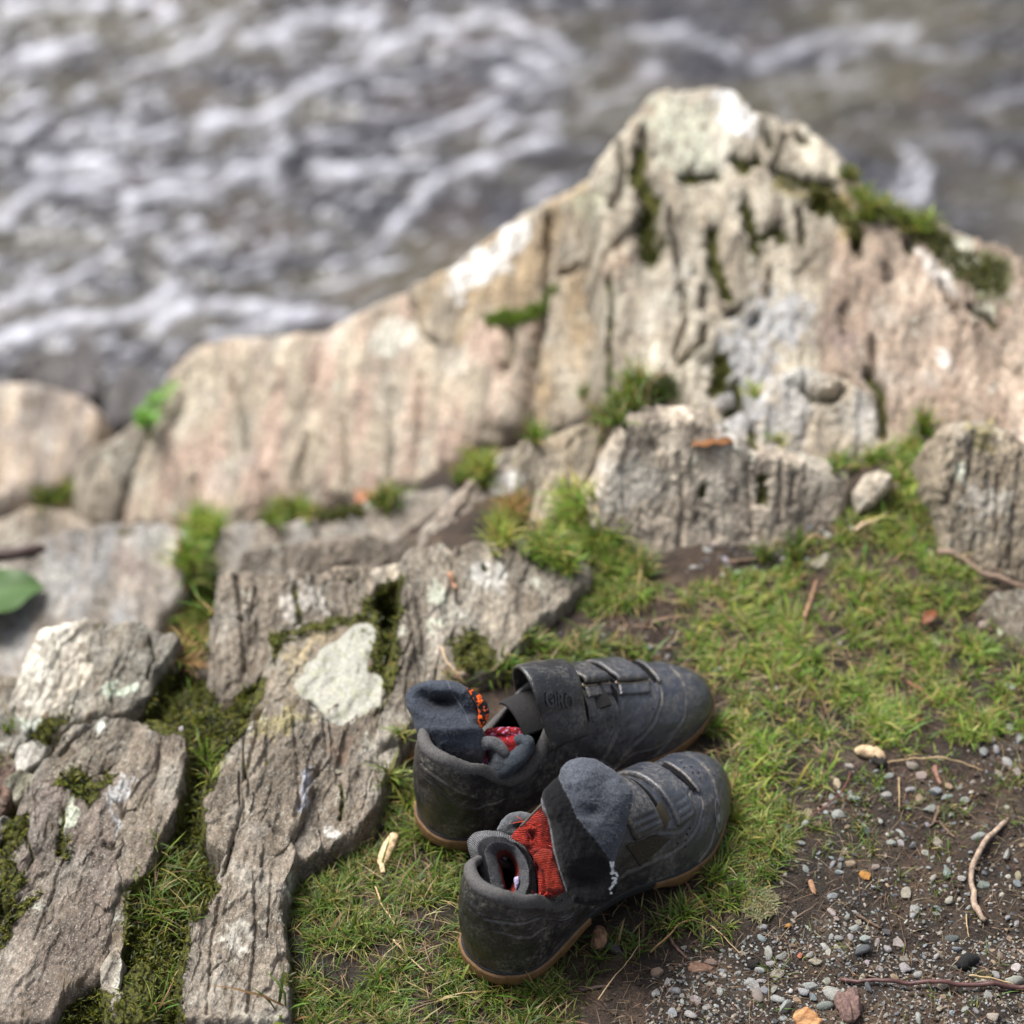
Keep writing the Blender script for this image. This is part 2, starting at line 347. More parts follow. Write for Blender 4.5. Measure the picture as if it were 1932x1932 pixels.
# ---------------------------------------------------------------- the river
WZ = -.95
STREAK = [([(0,250),(100,210),(230,170),(330,150)],38),([(0,30),(150,30),(300,20),(380,30)],32),([(430,10),(520,0),(600,40)],32),([(480,110),(560,80),(640,30)],28),([(600,200),(700,160),(760,110),(830,60)],34),
 ([(830,120),(920,130),(1020,110)],32),([(470,240),(560,200),(650,190)],26),([(1040,80),(1150,60),(1280,60),(1330,40)],28),([(1450,90),(1550,80),(1650,90),(1740,30)],38),([(1200,160),(1280,130),(1320,60)],22),
 ([(700,450),(820,400),(900,400),(1000,380),(1080,300),(1180,250),(1290,220),(1350,160),(1450,130)],42),([(1540,150),(1650,170),(1800,190),(1932,240)],28),([(1740,280),(1800,300)],34),([(1250,400),(1370,400)],16),
 ([(1400,480),(1560,430),(1700,400),(1740,380)],30),([(1300,320),(1390,320)],24),([(450,360),(530,320),(560,290)],16),([(30,400),(130,350)],28),([(270,350),(330,320)],22),([(0,480),(80,460),(200,420)],26),
 ([(230,480),(300,440),(360,420)],28),([(370,480),(480,480),(600,450)],34),([(130,570),(250,560),(420,560)],38),([(1080,500),(1220,490)],20),([(0,760),(80,710),(200,670),(300,650),(430,640)],38),
 ([(450,700),(560,680),(700,660),(800,640),(920,600),(1000,520)],38),([(480,600),(600,620),(720,580)],22),([(1100,580),(1250,580),(1380,590),(1500,590)],26),([(1320,880),(1400,780),(1480,680),(1560,610),(1700,570),(1850,510),(1932,500)],32),
 ([(1700,490),(1800,450),(1932,440)],30),([(1850,680),(1932,640)],28),([(180,790),(260,750)],20),([(330,830),(450,820),(560,780)],20),([(610,900),(680,870),(770,850)],30),([(180,1000),(280,950),(400,900)],30),
 ([(120,900),(150,1000)],20),([(830,930),(920,900),(980,850)],18),([(1150,920),(1300,890)],18),([(1030,1020),(1150,980),(1400,930)],20),([(0,1050),(80,1010),(160,1020)],38),([(0,1180),(150,1130),(350,1110),(500,1090),(640,1010)],44),
 ([(520,1140),(640,1080),(800,1060),(1080,1090)],38),([(760,1160),(900,1140),(1200,1110)],32)]
SR = [([(900,30),(1010,70),(1080,110)],14,.7),([(1180,60),(1290,55),(1380,110)],10,.5),([(1420,120),(1500,90),(1600,60),(1720,65)],10,.55),([(1700,95),(1790,110),(1850,95)],9,.4),([(1500,160),(1640,150)],12,.35),
 ([(1100,230),(1190,160),(1240,130)],14,.4),([(1688,360),(1705,325),(1740,290),(1710,280)],7,.9),([(1700,375),(1740,370),(1745,320)],10,1.2),([(1560,120),(1620,90)],10,.4),([(1850,200),(1932,180)],12,.35),([(1700,260),(1850,270)],9,.25),([(900,190),(1000,160),(1100,150)],12,.45)]
wx = axis(-1.3, 1.5, .009, -60, 60, 45); wy = axis(2.6, 5.0, .009, -10, 240, 45)
X, Y = np.meshgrid(wx, wy); wav = .016 * fbm(X * 3.2 + Y * 1.5, Y * 6 - X * 2.2, 0, 4, 31) + .006 * fbm(X * 10 + 5 * Y, Y * 22, 0, 3, 32)
px, py = proj(np.stack([X, Y, np.full(X.shape, WZ)], -1)); iv = (Y > 2.4) & (Y < 6) & (px > -300) & (px < 2300) & (py > -300)
fo = np.zeros(X.shape); qx, qy = px[iv], py[iv]
ux = qx + 20 * fbm(qx * .012, qy * .02, 2, 3, 41); uy = qy + 12 * fbm(qx * .012, qy * .02, 9, 3, 42)
f = np.zeros(qx.shape)
for L, w in STREAK:
    d = dpoly(ux, uy, z7(L)); f = np.maximum(f, np.exp(-(d / (w * .27)) ** 2))
for L, w, a in SR: d = dpoly(ux, uy, L); f = np.maximum(f, a * np.exp(-(d / w) ** 2))
th = fbm((qx - .35 * qy) * .014, (qy + .32 * qx) * .045, 4, 5, 44)
left = sstep(1500, 600, qx + .6 * qy); f = f * .95; f = np.maximum(f, left * .45 * sstep(.15, .8, th)); f = np.maximum(f, (.25 + .5 * left) * sstep(.28, .6, fbm((qx - .35 * qy) * .026, (qy + .32 * qx) * .085, 7, 3, 49))); f = np.maximum(f, .15 * sstep(.25, .8, th))  # the finest layer paints water glints in among the foam
f = np.clip(f * (0.85 + .8 * fbm((qx - .3 * qy) * .018, (qy + .3 * qx) * .05, 1, 4, 46)), 0, 1); fo[iv] = f
out = ~iv; fo[out] = .5 * sstep(.15, .7, fbm((X[out] + .4 * Y[out]) * 2.5, Y[out] * 8, 1, 4, 47))
m1 = sstep(-.35, .45, fbm(X * 1.6, Y * 3.2, 0, 4, 51))[..., None]; m2 = sstep(-.1, .6, fbm(X * 4 + Y, Y * 9, 0, 4, 52))[..., None]; m3 = sstep(.1, .7, fbm(X * 5, Y * 7, 6, 4, 53))[..., None]
cw = A((.068, .060, .042)) * m1 + A((.030, .029, .033)) * (1 - m1); cw = cw * (1 - .55 * m2) + .55 * m2 * A((.019, .019, .026)); cw = cw * (1 - .35 * m3) + .35 * m3 * A((.085, .06, .042))
water = mesh('river_water', np.stack([X, Y, WZ + wav + .012 * fo], -1).reshape(-1, 3), gridF(len(wy), len(wx)), MW, col=cw.reshape(-1, 3), attrs={'foam_glint': fo.ravel()}); tag(water, kind='structure')

# ---------------------------------------------------------------- rocks
PINK, BEIGE, GREY, BROWN, BLUE, WHITE, OLIVE, DARK = (.42,.315,.26), (.40,.345,.275), (.30,.28,.25), (.25,.20,.15), (.32,.325,.335), (.60,.57,.50), (.25,.23,.12), (.085,.08,.085)
CRACKS = []   # (polyline, width px, depth m, moss)
def CR(L, w, d, m=0.): CRACKS.append((L, w, d, m))
for L, w, m in [([(600,370),(590,450),(640,520),(610,640),(640,720)],19,1.),([(530,330),(545,400),(530,500),(500,540)],9,.35),([(610,290),(620,330)],9,.5),([(740,450),(860,440)],13,.8),([(930,390),(950,420),(1000,400)],13,.9),
   ([(960,540),(980,620),(1000,700)],13,.8),([(1010,650),(1080,620),(1090,660)],13,.7),([(850,640),(850,740),(880,800),(895,860)],14,1.),([(1150,560),(1160,680)],7,.6),([(1200,545),(1225,560)],15,1.),([(1030,280),(1050,340)],10,.6),([(1145,290),(1170,320)],10,.6),
   ([(870,1080),(890,1110),(860,1180)],19,1.),([(930,1170),(940,1240),(900,1260)],11,.7),([(740,1090),(820,1010),(830,970)],9,.5),([(490,780),(495,900),(490,1040),(490,1160)],9,.55),([(170,960),(180,1010),(160,1090)],9,.5),([(295,560),(290,700),(285,900),(240,1100),(220,1280)],8,.25),
   ([(905,920),(940,905)],11,.6),([(1000,930),(985,950)],9,.5),([(1300,900),(1310,980)],16,.25),([(1400,1000),(1410,1130)],7,.2),([(1330,500),(1340,700)],8,.3),([(1355,640),(1360,720)],8,.5),([(1450,760),(1460,800)],10,.4),([(1665,870),(1680,900)],9,.3),
   ([(1520,680),(1530,710)],10,.6),([(980,1290),(985,1330)],10,.6),([(1160,1170),(1200,1200),(1260,1200),(1300,1160)],15,.45),([(1380,1130),(1430,1200),(1440,1330)],12,.7),([(1280,130),(1310,170)],3,.1),([(640,560),(560,650),(460,700),(340,750)],7,.1),
   ([(1060,420),(1150,460),(1250,480),(1330,560),(1360,640)],11,.75),([(1740,900),(1830,960)],9,.6),([(1640,820),(1690,900)],8,.2),([(700,560),(760,900)],6,.1),([(1050,760),(1040,850)],8,.35),([(820,840),(815,900)],8,.35),([(760,930),(720,1060)],5,.1),([(1100,300),(1060,420)],6,.1)]:
    CR(z6(L), w * .85, .017, m * 1.15)
for L, w in [([(1120,360),(1090,470),(1075,580)],13),([(720,500),(715,610)],10),([(960,500),(965,600)],10),([(1400,200),(1390,500)],9),([(1500,150),(1480,480)],8),([(1230,300),(1250,560)],8),([(850,150),(900,400)],7)]: CR(z5(L), w * .5417, .010)
for L, w, d, m in [([(1085,850),(1090,1000)],5,.006,.2),([(1470,600),(1480,740),(1390,900),(1340,1050)],10,.006,.3),([(1180,560),(1160,700),(1100,900),(1110,1050)],7,.004,0),([(1330,560),(1350,800),(1360,1000)],9,.005,0),
   ([(1060,1150),(1010,1300)],9,.008,.5),([(1100,1000),(1060,1150)],7,.005,0),([(1230,1080),(1290,1130)],9,.006,.5),([(740,700),(720,860),(640,1000)],7,.004,0),([(300,1000),(280,1200)],16,.008,.8),([(120,1100),(160,1220),(120,1300)],8,.007,.6),
   ([(300,1260),(260,1400),(180,1600)],7,.004,0),([(1540,880),(1555,960),(1540,1040)],9,.007,.8),([(690,250),(710,340),(680,420)],9,.008,.6),([(260,230),(300,380),(260,520)],7,.004,0),([(500,1180),(520,1200),(560,1180)],12,.007,.5),([(430,620),(350,700),(280,760)],9,.006,.4),
   ([(1000,1420),(960,1600),(940,1932)],8,.004,0),([(1150,1300),(1160,1600),(1120,1932)],9,.0045,0),([(1230,1300),(1210,1600)],6,.004,.1),([(950,1750),(1010,1700),(1090,1780)],5,.003,0)]: CR(z2(L), w * .4167, d, m)
for L, w, d, m in [([(830,850),(850,1000)],9,.008,.3),([(850,1000),(860,1180)],8,.006,0),([(1100,860),(1130,980)],12,.006,.1),([(1565,800),(1580,880),(1595,960)],10,.008,.3),([(1450,950),(1480,1150)],8,.005,0),([(1400,850),(1480,1300)],6,.004,0),([(1680,830),(1685,840)],9,.006,.9),([(1030,890),(1050,1010)],13,.006,.7),([(900,900),(860,1080)],8,.004,0)]: CR(z5(L), w * .5417, d, m)
z4 = lambda p: [(1046.5 + x * .4583, 724.5 + y * .4583) for x, y in p]
for L, w, d, m in [([(840,380),(845,460)],22,.010,1.),([(385,230),(410,260)],14,.006,.4),([(600,410),(600,440)],16,.006,.8),([(735,430),(740,470)],13,.005,.2),([(500,280),(520,500),(500,700)],12,.005,0),([(640,560),(650,620)],10,.005,.2),([(780,320),(800,600)],11,.006,0),([(970,360),(960,480)],12,.005,.3),
   ([(920,300),(910,560)],10,.005,0),([(250,180),(180,300),(160,420)],11,.006,.3),([(1640,350),(1600,480)],12,.006,.2),([(1700,200),(1680,380)],10,.005,0),([(1800,380),(1790,640)],10,.005,0),([(1860,500),(1850,760)],9,.005,0),([(580,520),(575,550)],11,.005,.4)]: CR(z4(L), w * .4583, d, m)
SPOTS = [   # (polygon, colour, softness, warp) : lichen crusts and stains that lie on the stone
 ([(845,545),(850,515),(880,490),(925,452),(960,425),(990,412),(1002,440),(985,475),(955,508),(900,535),(870,552)], (.86,.84,.80), 4, 8), ([(860,560),(880,558),(882,578),(862,578)], (.8,.76,.7), 3, 4),
 ([(690,650),(720,610),(770,600),(790,620),(780,650),(740,675),(700,670)], (.62,.59,.50), 5, 8), (z6([(860,95),(920,90),(985,180),(990,260),(940,260),(880,200)]), (.74,.73,.72), 6, 10),
 (z6([(600,170),(700,110),(840,140),(860,220),(860,380),(760,420),(680,350),(640,260)]), (.50,.50,.39), 10, 22), (z6([(1550,640),(1700,740),(1690,810),(1600,740)]), (.72,.68,.62), 5, 9), (z6([(1620,990),(1660,985),(1680,1040),(1650,1065),(1620,1040)]), (.80,.72,.66), 3, 4),
 (z6([(700,700),(760,690),(770,740),(710,750)]), (.62,.58,.5), 5, 8), (z6([(860,1000),(1000,800),(1200,830),(1190,960),(1050,980),(1020,1300),(880,1300),(860,1180)]), (.38,.385,.40), 14, 20), (z6([(1730,840),(1830,830),(1840,880),(1760,890)]), (.62,.62,.48), 5, 9),
 (z6([(1160,440),(1240,430),(1320,470),(1370,600),(1330,660),(1290,520),(1170,470),(1060,430),(1070,400)]), (.24,.19,.03), 6, 8), (z6([(380,440),(470,430),(480,520),(400,520)]), (.47,.47,.33), 8, 14), (z6([(510,640),(600,650),(500,740),(420,760)]), (.34,.24,.17), 8, 14),
 (z6([(1630,560),(1900,700),(1890,840),(1780,800),(1600,640)]), (.07,.085,.018), 6, 12), (z6([(1640,640),(1740,600),(1770,700),(1700,730)]), (.6,.58,.47), 4, 10), (z6([(1240,880),(1330,930),(1310,1010),(1240,1000)]), (.17,.12,.11), 10, 18),
 (z5([(370,740),(450,720),(500,790),(530,830),(450,830)]), (.20,.155,.14), 8, 12), (z5([(590,700),(640,720),(600,1000),(560,830)]), (.48,.42,.36), 8, 12), (z5([(0,820),(100,800),(120,960),(60,1060),(0,1080)]), (.16,.16,.16), 9, 10),
 (z5([(1000,860),(1100,860),(1140,940),(1000,960)]), (.48,.45,.40), 8, 16), (z5([(1490,840),(1550,850),(1560,900),(1500,910)]), (.50,.52,.41), 3, 12), (z5([(1490,980),(1560,960),(1560,1000),(1500,1010)]), (.50,.52,.41), 3, 12), (z5([(1640,780),(1750,770),(1740,850),(1660,850)]), (.5,.48,.44), 8, 16),
 (z5([(1700,470),(1800,450),(1840,470),(1760,540),(1690,530)]), (.74,.72,.70), 4, 6), (z5([(1610,600),(1660,590),(1670,650),(1610,680)]), (.72,.69,.62), 4, 6), (z5([(1300,400),(1330,560),(1260,560)]), (.33,.20,.16), 8, 10),
 (z2([(480,400),(620,390),(620,440),(500,460)]), (.58,.66,.52), 2, 9), (z2([(300,900),(350,880),(350,1040),(270,1060),(290,980)]), (.52,.55,.42), 2, 8), (z2([(500,970),(540,1000),(520,1100),(490,900),(560,800),(600,850)]), (.40,.40,.40), 4, 8),
 (z2([(1130,640),(1200,520),(1330,500),(1420,560),(1300,600)]), (.27,.23,.10), 5, 12), (z2([(1380,780),(1420,770),(1400,900),(1370,980),(1340,980)]), (.34,.36,.42), 4, 6), (z2([(1300,240),(1500,140),(1400,260),(1330,350)]), (.34,.27,.15), 6, 12),
 (z2([(1480,660),(1600,650),(1580,740),(1500,750)]), (.17,.11,.075), 5, 10), (z2([(1020,1480),(1120,1450),(1180,1520),(1100,1600),(1000,1560)]), (.44,.41,.35), 7, 16), (z2([(1290,1280),(1340,1260),(1330,1330),(1290,1330)]), (.50,.50,.42), 2, 9), (z2([(1460,1050),(1500,1040),(1540,1070),(1520,1100),(1470,1080)]), (.62,.60,.55), 2, 4),
 (z2([(60,560),(120,640),(200,560),(160,520)]), (.56,.6,.52), 3, 9), (z2([(420,580),(460,570),(480,600),(430,610)]), (.68,.70,.62), 2, 6),
 (z4([(1640,340),(1700,330),(1680,400),(1650,390)]), (.62,.64,.52), 3, 6), (z4([(1690,440),(1850,400),(1890,520),(1700,560)]), (.46,.42,.36), 8, 16), (z4([(180,350),(420,300),(480,420),(300,520),(180,500)]), (.48,.44,.38), 10, 20), (z4([(1700,150),(1800,170),(1790,300),(1720,250)]), (.26,.22,.09), 8, 14)]
_cc = [(A(L), w, d, m, A(L).min(0) - w * 4, A(L).max(0) + w * 4) for L, w, d, m in CRACKS]
_sp = [(p, A(c), w, wp, A(p).min(0) - w * 3 - wp * 3, A(p).max(0) + w * 3 + wp * 3) for p, c, w, wp in SPOTS]
_ms = [(p, A(p).min(0) - 30, A(p).max(0) + 30) for p in MOSSZ]
def boxed(px, py, lo, hi): return (px > lo[0]) & (px < hi[0]) & (py > lo[1]) & (py < hi[1])
RG = 'slabs and blocks of the rock outcrop above the river'
TRI = [0]
def cells(x, y, seed):
    """flat chips with crisp edges: a height and a tilt for each cell"""
    i = np.floor(x); j = np.floor(y); best = np.full(x.shape, 9.); out = np.zeros(x.shape)
    def hsh(a, b, k): v = np.sin(a * 127.1 + b * 311.7 + k * 74.7 + seed * 13.13) * 43758.5453; return v - np.floor(v)
    for a in (-1, 0, 1):
        for b in (-1, 0, 1):
            ci, cj = i + a, j + b; cx, cy = ci + hsh(ci, cj, 1), cj + hsh(ci, cj, 2); d = (x - cx) ** 2 + (y - cy) ** 2; k = d < best
            val = (hsh(ci, cj, 3) - .5) + (x - cx) * (hsh(ci, cj, 4) - .5) * 1.1 + (y - cy) * (hsh(ci, cj, 5) - .5) * 1.1; out = np.where(k, val, out); best = np.where(k, d, best)
    return out
def rock(label, poly, zt, zb, dzx=0, sdir=(.45, -1), col=BEIGE, col2=BROWN, sp=3.0, bulge=.02, ew=26, amp=1., thick=.10, seed=1, rag=4, c=None, out=.6, tone=None, rib=1., name='rock', group=RG, sat=1, lean=0.):
    P = resample(smooth_loop(resample(poly, 160), 1), 400)
    x0, y0 = P.min(0); x1, y1 = P.max(0)
    if y1 > 1190 and label.find('boulder') < 0: grow = 9; ew = ew * .6
    else: grow = 0
    if c is None:                                        # the point that sees the outline best
        best = None
        for tx in np.linspace(.25, .75, 7):
            for ty in np.linspace(.2, .8, 9):
                q = A([x0 + (x1 - x0) * tx, y0 + (y1 - y0) * ty])
                if not inpoly(q[0], q[1], P): continue
                a = np.unwrap(np.arctan2(P[:, 1] - q[1], P[:, 0] - q[0])); s = np.sign(a[-1] - a[0]); bad = -np.minimum(np.diff(a) * s, 0).sum()
                k = bad * 3 - .002 * dpoly(q[0], q[1], P, True)
                if best is None or k < best[0]: best = (k, q)
        c = best[1]
    c = A(c); per = np.linalg.norm(np.diff(P, axis=0), axis=1).sum()
    n = int(min(900, max(60, per / sp))); rad = np.linalg.norm(P - c, axis=1).max(); m = int(min(260, max(16, rad / sp)))
    P = resample(P, n); pn = np.roll(P, -1, 0) - np.roll(P, 1, 0); pn = np.stack([pn[:, 1], -pn[:, 0]], 1); pn /= np.linalg.norm(pn, axis=1)[:, None] + 1e-9
    if ((P - c) * pn).sum() < 0: pn = -pn
    w = rag * fbm(P[:, 0] * .03, P[:, 1] * .03, seed, 5, seed); P = P + pn * (w + grow)[:, None]
    # the plane of the visible face, through three points of the place
    xm = (x0 + x1) / 2; ym = (y0 + y1) / 2; zm = (zt + zb) / 2
    a, b_, d = pt(xm, y0, zt), pt(xm, y1, zb), pt(xm + 100, ym, zm + dzx)
    ex = b_ - a; nn = np.cross(d - (a + b_) / 2, ex); nn /= np.linalg.norm(nn)
    if nn @ (CO - a) < 0: nn = -nn
    r = np.linspace(0, 1, m) ** .9; Q = c + (P[None] - c) * r[:, None, None]
    V = on_plane(Q[..., 0], Q[..., 1], a, nn)
    # strata frame
    p0 = on_plane(c[0], c[1], a, nn); p1 = on_plane(c[0] + sdir[0] * 30, c[1] + sdir[1] * 30, a, nn); u = p1 - p0; u /= np.linalg.norm(u); v = np.cross(nn, u)
    L = (V - p0); U, Wc = L @ u, L @ v
    qx, qy = Q[..., 0], Q[..., 1]
    de = (1 - r)[:, None] * np.linalg.norm(P - c, axis=1)[None] * np.abs(((P - c) * pn).sum(1) / (np.linalg.norm(P - c, axis=1) + 1e-9))[None].clip(.35, 1)
    de = de * (1 + .5 * fbm(qx * .02, qy * .02, seed + 3, 3, seed))
    t = np.clip(de / ew, 0, 1); h = bulge * np.sqrt(1 - (1 - t) ** 2)
    pxm = .00047                                        # metres per pixel, about
    f1 = fbm(U * 9, Wc * (9 + 13 * rib), seed * 1.7, 4, seed); f2 = fbm(U * 20, Wc * (25 + 30 * rib), seed * 2.3, 4, seed + 5); f3 = fbm(U * 90, Wc * 160, seed, 3, seed + 9)
    q = Wc * 19 + .55 * f1 + .25 * fbm(U * 6, Wc * 6, seed, 2, seed + 2) + U * 3; fr = q - np.floor(q)
    saw = (sstep(0, .12, fr) - fr) * (.35 + sstep(-.2, .5, fbm(U * 7, Wc * 12, seed + 8, 2, seed)))
    rc = np.abs(fbm(U * 6, Wc * 18, seed + 4, 3, seed + 21)); fc = np.exp(-(rc / .05) ** 2) * sstep(-.1, .3, fbm(U * 10, Wc * 10, seed + 6, 2, seed + 22))
    blk = cells(U * 16 + .5 * f1, Wc * 40 + .5 * f2, seed) * .8 + cells(U * 45, Wc * 95 + .4 * f2, seed + 7) * .35
    h = h + amp * (.0034 * f1 + .0016 * f2 + .0011 * f3 + .0022 * rib * saw - .0015 * fc + .0034 * blk) * (.35 + .65 * sstep(0, .5, t))
    cav = .25 * fc + .35 * np.clip(-saw, 0, 1) * 0
    moss = (.62 * fc * sstep(-.05, .3, fbm(U * 7, Wc * 7, seed + 70, 2, seed + 71)) if tone is None and y1 > 1190 else 0) + np.zeros(h.shape); h = h - .0025 * moss
    for Lc, w_, d_, mm, lo, hi in _cc:
        if hi[0] < x0 or lo[0] > x1 or hi[1] < y0 or lo[1] > y1: continue
        k = boxed(qx, qy, lo, hi)
        if not k.any(): continue
        wx_ = qx[k] + w_ * .5 * fbm(qx[k] * .05, qy[k] * .05, 3, 3, 61); wy_ = qy[k] + w_ * .5 * fbm(qx[k] * .05, qy[k] * .05, 5, 3, 62)
        g = np.exp(-(dpoly(wx_, wy_, Lc) / w_) ** 2 * (1 + .8 * fbm(qx[k] * .06, qy[k] * .06, 8, 3, 63)).clip(.3, 3)); h[k] -= d_ * g; moss[k] = np.maximum(moss[k], mm * g)
    V = V + nn * h[..., None]
    # sides that go down into the ground
    ks = [0.10, .22, .4, .65, 1.0]; oc = pn; E = V[-1]; rings = []
    En = on_plane((P + oc)[:, 0], (P + oc)[:, 1], a, nn) - on_plane(P[:, 0], P[:, 1], a, nn); En /= np.linalg.norm(En, axis=1)[:, None]
    dn = -(nn * .5 + A((0, 0, 1)) * .5); dn = dn / np.linalg.norm(dn)
    for k in ks:
        o_ = thick * out * .35 * math.sin(k * math.pi / 2) * (0.5 + .5 * fbm(P[:, 0] * .03, P[:, 1] * .03, k * 3 + seed, 3, seed)); rings.append(E + En * (o_ * (En[:, 2] < .3))[:, None] + dn * thick * k + (.004 * amp * fbm(E[:, 0] * 40, E[:, 1] * 40, k * 9, 3, seed))[:, None] * En)
    V = np.concatenate([V, np.stack(rings)], 0)
    # colours of the stone
    U2, W2 = (V - p0) @ u, (V - p0) @ v; qx, qy = proj(V)
    k1 = sstep(-.35, .55, fbm(U2 * 8, W2 * 24, seed + 40, 4, seed + 41))[..., None]; k2 = sstep(0, .7, fbm(U2 * 13, W2 * 13, seed + 50, 4, seed + 51))[..., None]
    c3 = fbm(U2 * 5, W2 * 30, seed + 60, 4, seed + 61)[..., None]
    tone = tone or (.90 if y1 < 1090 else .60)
    cc = (A(col) * k1 + A(col2) * (1 - k1)) * A((1.03, 1., .94)) * tone; cc = cc * (1 - .3 * k2) + .3 * k2 * A((.50, .48, .42)) * (A(col).mean() / .33); cc = cc * (1 + .36 * c3 + .3 * fbm(U2 * 16, W2 * 20, seed + 65, 4, seed + 66)[..., None]).clip(.4, 1.7)
    mo_ = np.zeros(qx.shape); mo_[:m] = moss
    for p, lo, hi in _ms:
        if hi[0] < x0 or lo[0] > x1 or hi[1] < y0 or lo[1] > y1: continue
        k = boxed(qx, qy, lo, hi)
        if k.any(): mo_[k] = np.maximum(mo_[k], .75 * soft(qx[k], qy[k], p, 8, 10, .03, 77))
    for p, sc_, w_, wp, lo, hi in _sp:
        if hi[0] < x0 or lo[0] > x1 or hi[1] < y0 or lo[1] > y1: continue
        k = boxed(qx, qy, lo, hi)
        if k.any(): s_ = soft(qx[k], qy[k], p, w_ * 1.5, wp * 1.7, .04, 88)[..., None] * .82 * (1 - .45 * sstep(.1, .5, fbm(qx[k] * .12, qy[k] * .12, 3, 3, 89)))[..., None]; cc[k] = cc[k] * (1 - s_) + sc_ * s_
    sc3 = np.stack([U2, W2, (V - p0) @ nn], -1) + A((seed * .37, seed * .21, 0))
    F = gridF(m + len(ks), n, True)
    o = mesh(name, V.reshape(-1, 3), F, MR, col=cc.reshape(-1, 3), attrs={'sc': sc3.reshape(-1, 3), 'moss': mo_.ravel()})
    TRI[0] += 2 * len(F); tag(o, label, 'rock', group); return o

VS = (.06, -1)
# the big outcrop behind
rock('long pinkish beige slab of the outcrop sloping down to the river on the left', [(240,1010),(250,920),(270,860),(300,790),(325,715),(360,675),(410,652),(460,638),(520,642),(560,632),(620,632),(680,596),(750,566),(850,540),(960,570),(1040,600),(1030,700),(1010,800),(930,860),(860,905),(850,935),(760,950),(700,955),(600,975),(420,1020),(240,1020)], -.17, -.32, .02, (.15, -1), PINK, BEIGE, 4.5, .03, 40, 1.1, .35, 3, 5, name='rock_slab', rib=.5)
rock('upright beige stone step joining the pink slab to the peak, white crust on its edge', [(770,560),(785,540),(860,508),(930,450),(1000,400),(1060,372),(1110,345),(1170,300),(1190,420),(1170,600),(1165,780),(1100,830),(1005,850),(960,760),(880,700),(800,650)], .0, -.22, .01, VS, BEIGE, (.34,.26,.17), 4.5, .03, 34, 1.1, .4, 5, 5)
rock('tall pale pointed peak of the outcrop with mossy holes', [(1130,420),(1110,345),(1150,285),(1190,240),(1215,200),(1260,177),(1310,180),(1350,170),(1395,190),(1425,228),(1490,235),(1550,268),(1592,310),(1612,370),(1650,420),(1720,520),(1740,700),(1720,900),(1640,935),(1400,930),(1250,890),(1140,840),(1140,600)], .11, -.10, .0, VS, (.47,.43,.36), (.33,.285,.225), 4.2, .035, 46, 1.3, .5, 8, 6, name='rock_peak')
rock('broad brownish shoulder of the outcrop right of the peak, mossy along its back', [(1560,560),(1590,330),(1640,385),(1720,420),(1800,448),(1870,468),(1932,500),(2060,560),(2080,980),(1800,970),(1600,940),(1540,760)], .09, -.03, .0, VS, (.39,.31,.25), (.28,.21,.165), 4.5, .03, 46, 1.2, .5, 12, 6)
rock('blue grey lump at the foot of the peak', [(1400,880),(1405,790),(1445,722),(1510,698),(1580,715),(1650,755),(1690,830),(1690,920),(1540,930),(1420,910)], .035, -.03, 0, VS, (.38,.37,.36), BEIGE, 4, .03, 30, 1.3, .25, 14)
# stones at and below the water side
rock('dark wet boulder at the water edge, far left', [(20,735),(35,705),(65,685),(110,678),(165,690),(205,730),(220,790),(150,800),(80,780)], -.84, -.88, 0, VS, DARK, (.12,.11,.12), 6, .06, 30, 1, .3, 15, 4)
rock('dark wet boulder between the river and the pink slab', [(190,800),(205,735),(240,705),(295,712),(335,750),(330,800),(280,840),(210,840)], -.82, -.86, 0, VS, (.11,.105,.12), DARK, 6, .05, 30, 1, .3, 16, 4)
rock('pinkish rounded block at the left edge below the dark boulders', [(-60,760),(0,738),(30,727),(100,738),(170,762),(205,795),(218,835),(180,890),(140,945),(60,975),(-60,985)], -.42, -.50, 0, (.1,-1), (.42,.34,.27), (.34,.29,.26), 5, .04, 34, 1, .3, 17)
rock('small upright grey stone wedged left of the pink slab', [(140,930),(146,885),(165,858),(215,835),(245,808),(275,800),(295,820),(285,870),(255,930),(235,990),(205,1012),(150,985)], -.33, -.40, 0, (.3,-1), (.38,.33,.27), (.25,.22,.18), 4.5, .03, 24, 1.2, .25, 18)
rock('flat grey stone under the block at the left edge', [(-60,1000),(0,985),(60,958),(130,963),(195,998),(192,1020),(80,1045),(-60,1060)], -.36, -.40, 0, VS, (.38,.35,.31), (.36,.30,.24), 5, .02, 18, .8, .2, 19)
rock('smooth blue grey slab with a brown stain, left edge', [(-80,1300),(-80,1090),(0,1062),(90,1033),(190,1008),(300,1003),(348,1020),(374,1062),(352,1122),(305,1175),(295,1215),(245,1260),(120,1330)], -.22, -.25, 0, (.1,-1), (.36,.36,.37), (.40,.35,.31), 4.5, .02, 34, .6, .25, 20, 3, name='rock_slab')
rock('long flat grey slab below the pink slab', [(408,1130),(408,1012),(440,998),(560,992),(640,972),(700,948),(780,938),(850,928),(880,970),(860,1070),(760,1100),(600,1140),(450,1150)], -.20, -.24, 0, (.1,-1), (.37,.36,.35), (.38,.33,.28), 4.5, .02, 20, .9, .2, 21, 3, name='rock_slab')
rock('brown stone ledge behind the front blocks', [(450,1120),(456,1045),(520,1028),(600,1020),(680,1008),(740,1020),(790,1010),(850,1040),(800,1100),(600,1150)], -.10, -.15, 0, (.1,-1), (.33,.28,.23), (.24,.20,.165), 4, .02, 16, 1.2, .2, 22)
rock('grey stone with a white lichen cap in the middle of the outcrop', [(775,1060),(790,1010),(830,968),(870,925),(905,890),(950,878),(1010,884),(1012,930),(1000,980),(955,1010),(930,1060),(850,1070)], -.06, -.12, 0, (.2,-1), (.36,.31,.27), (.26,.215,.18), 3.6, .025, 20, 1.3, .25, 23)
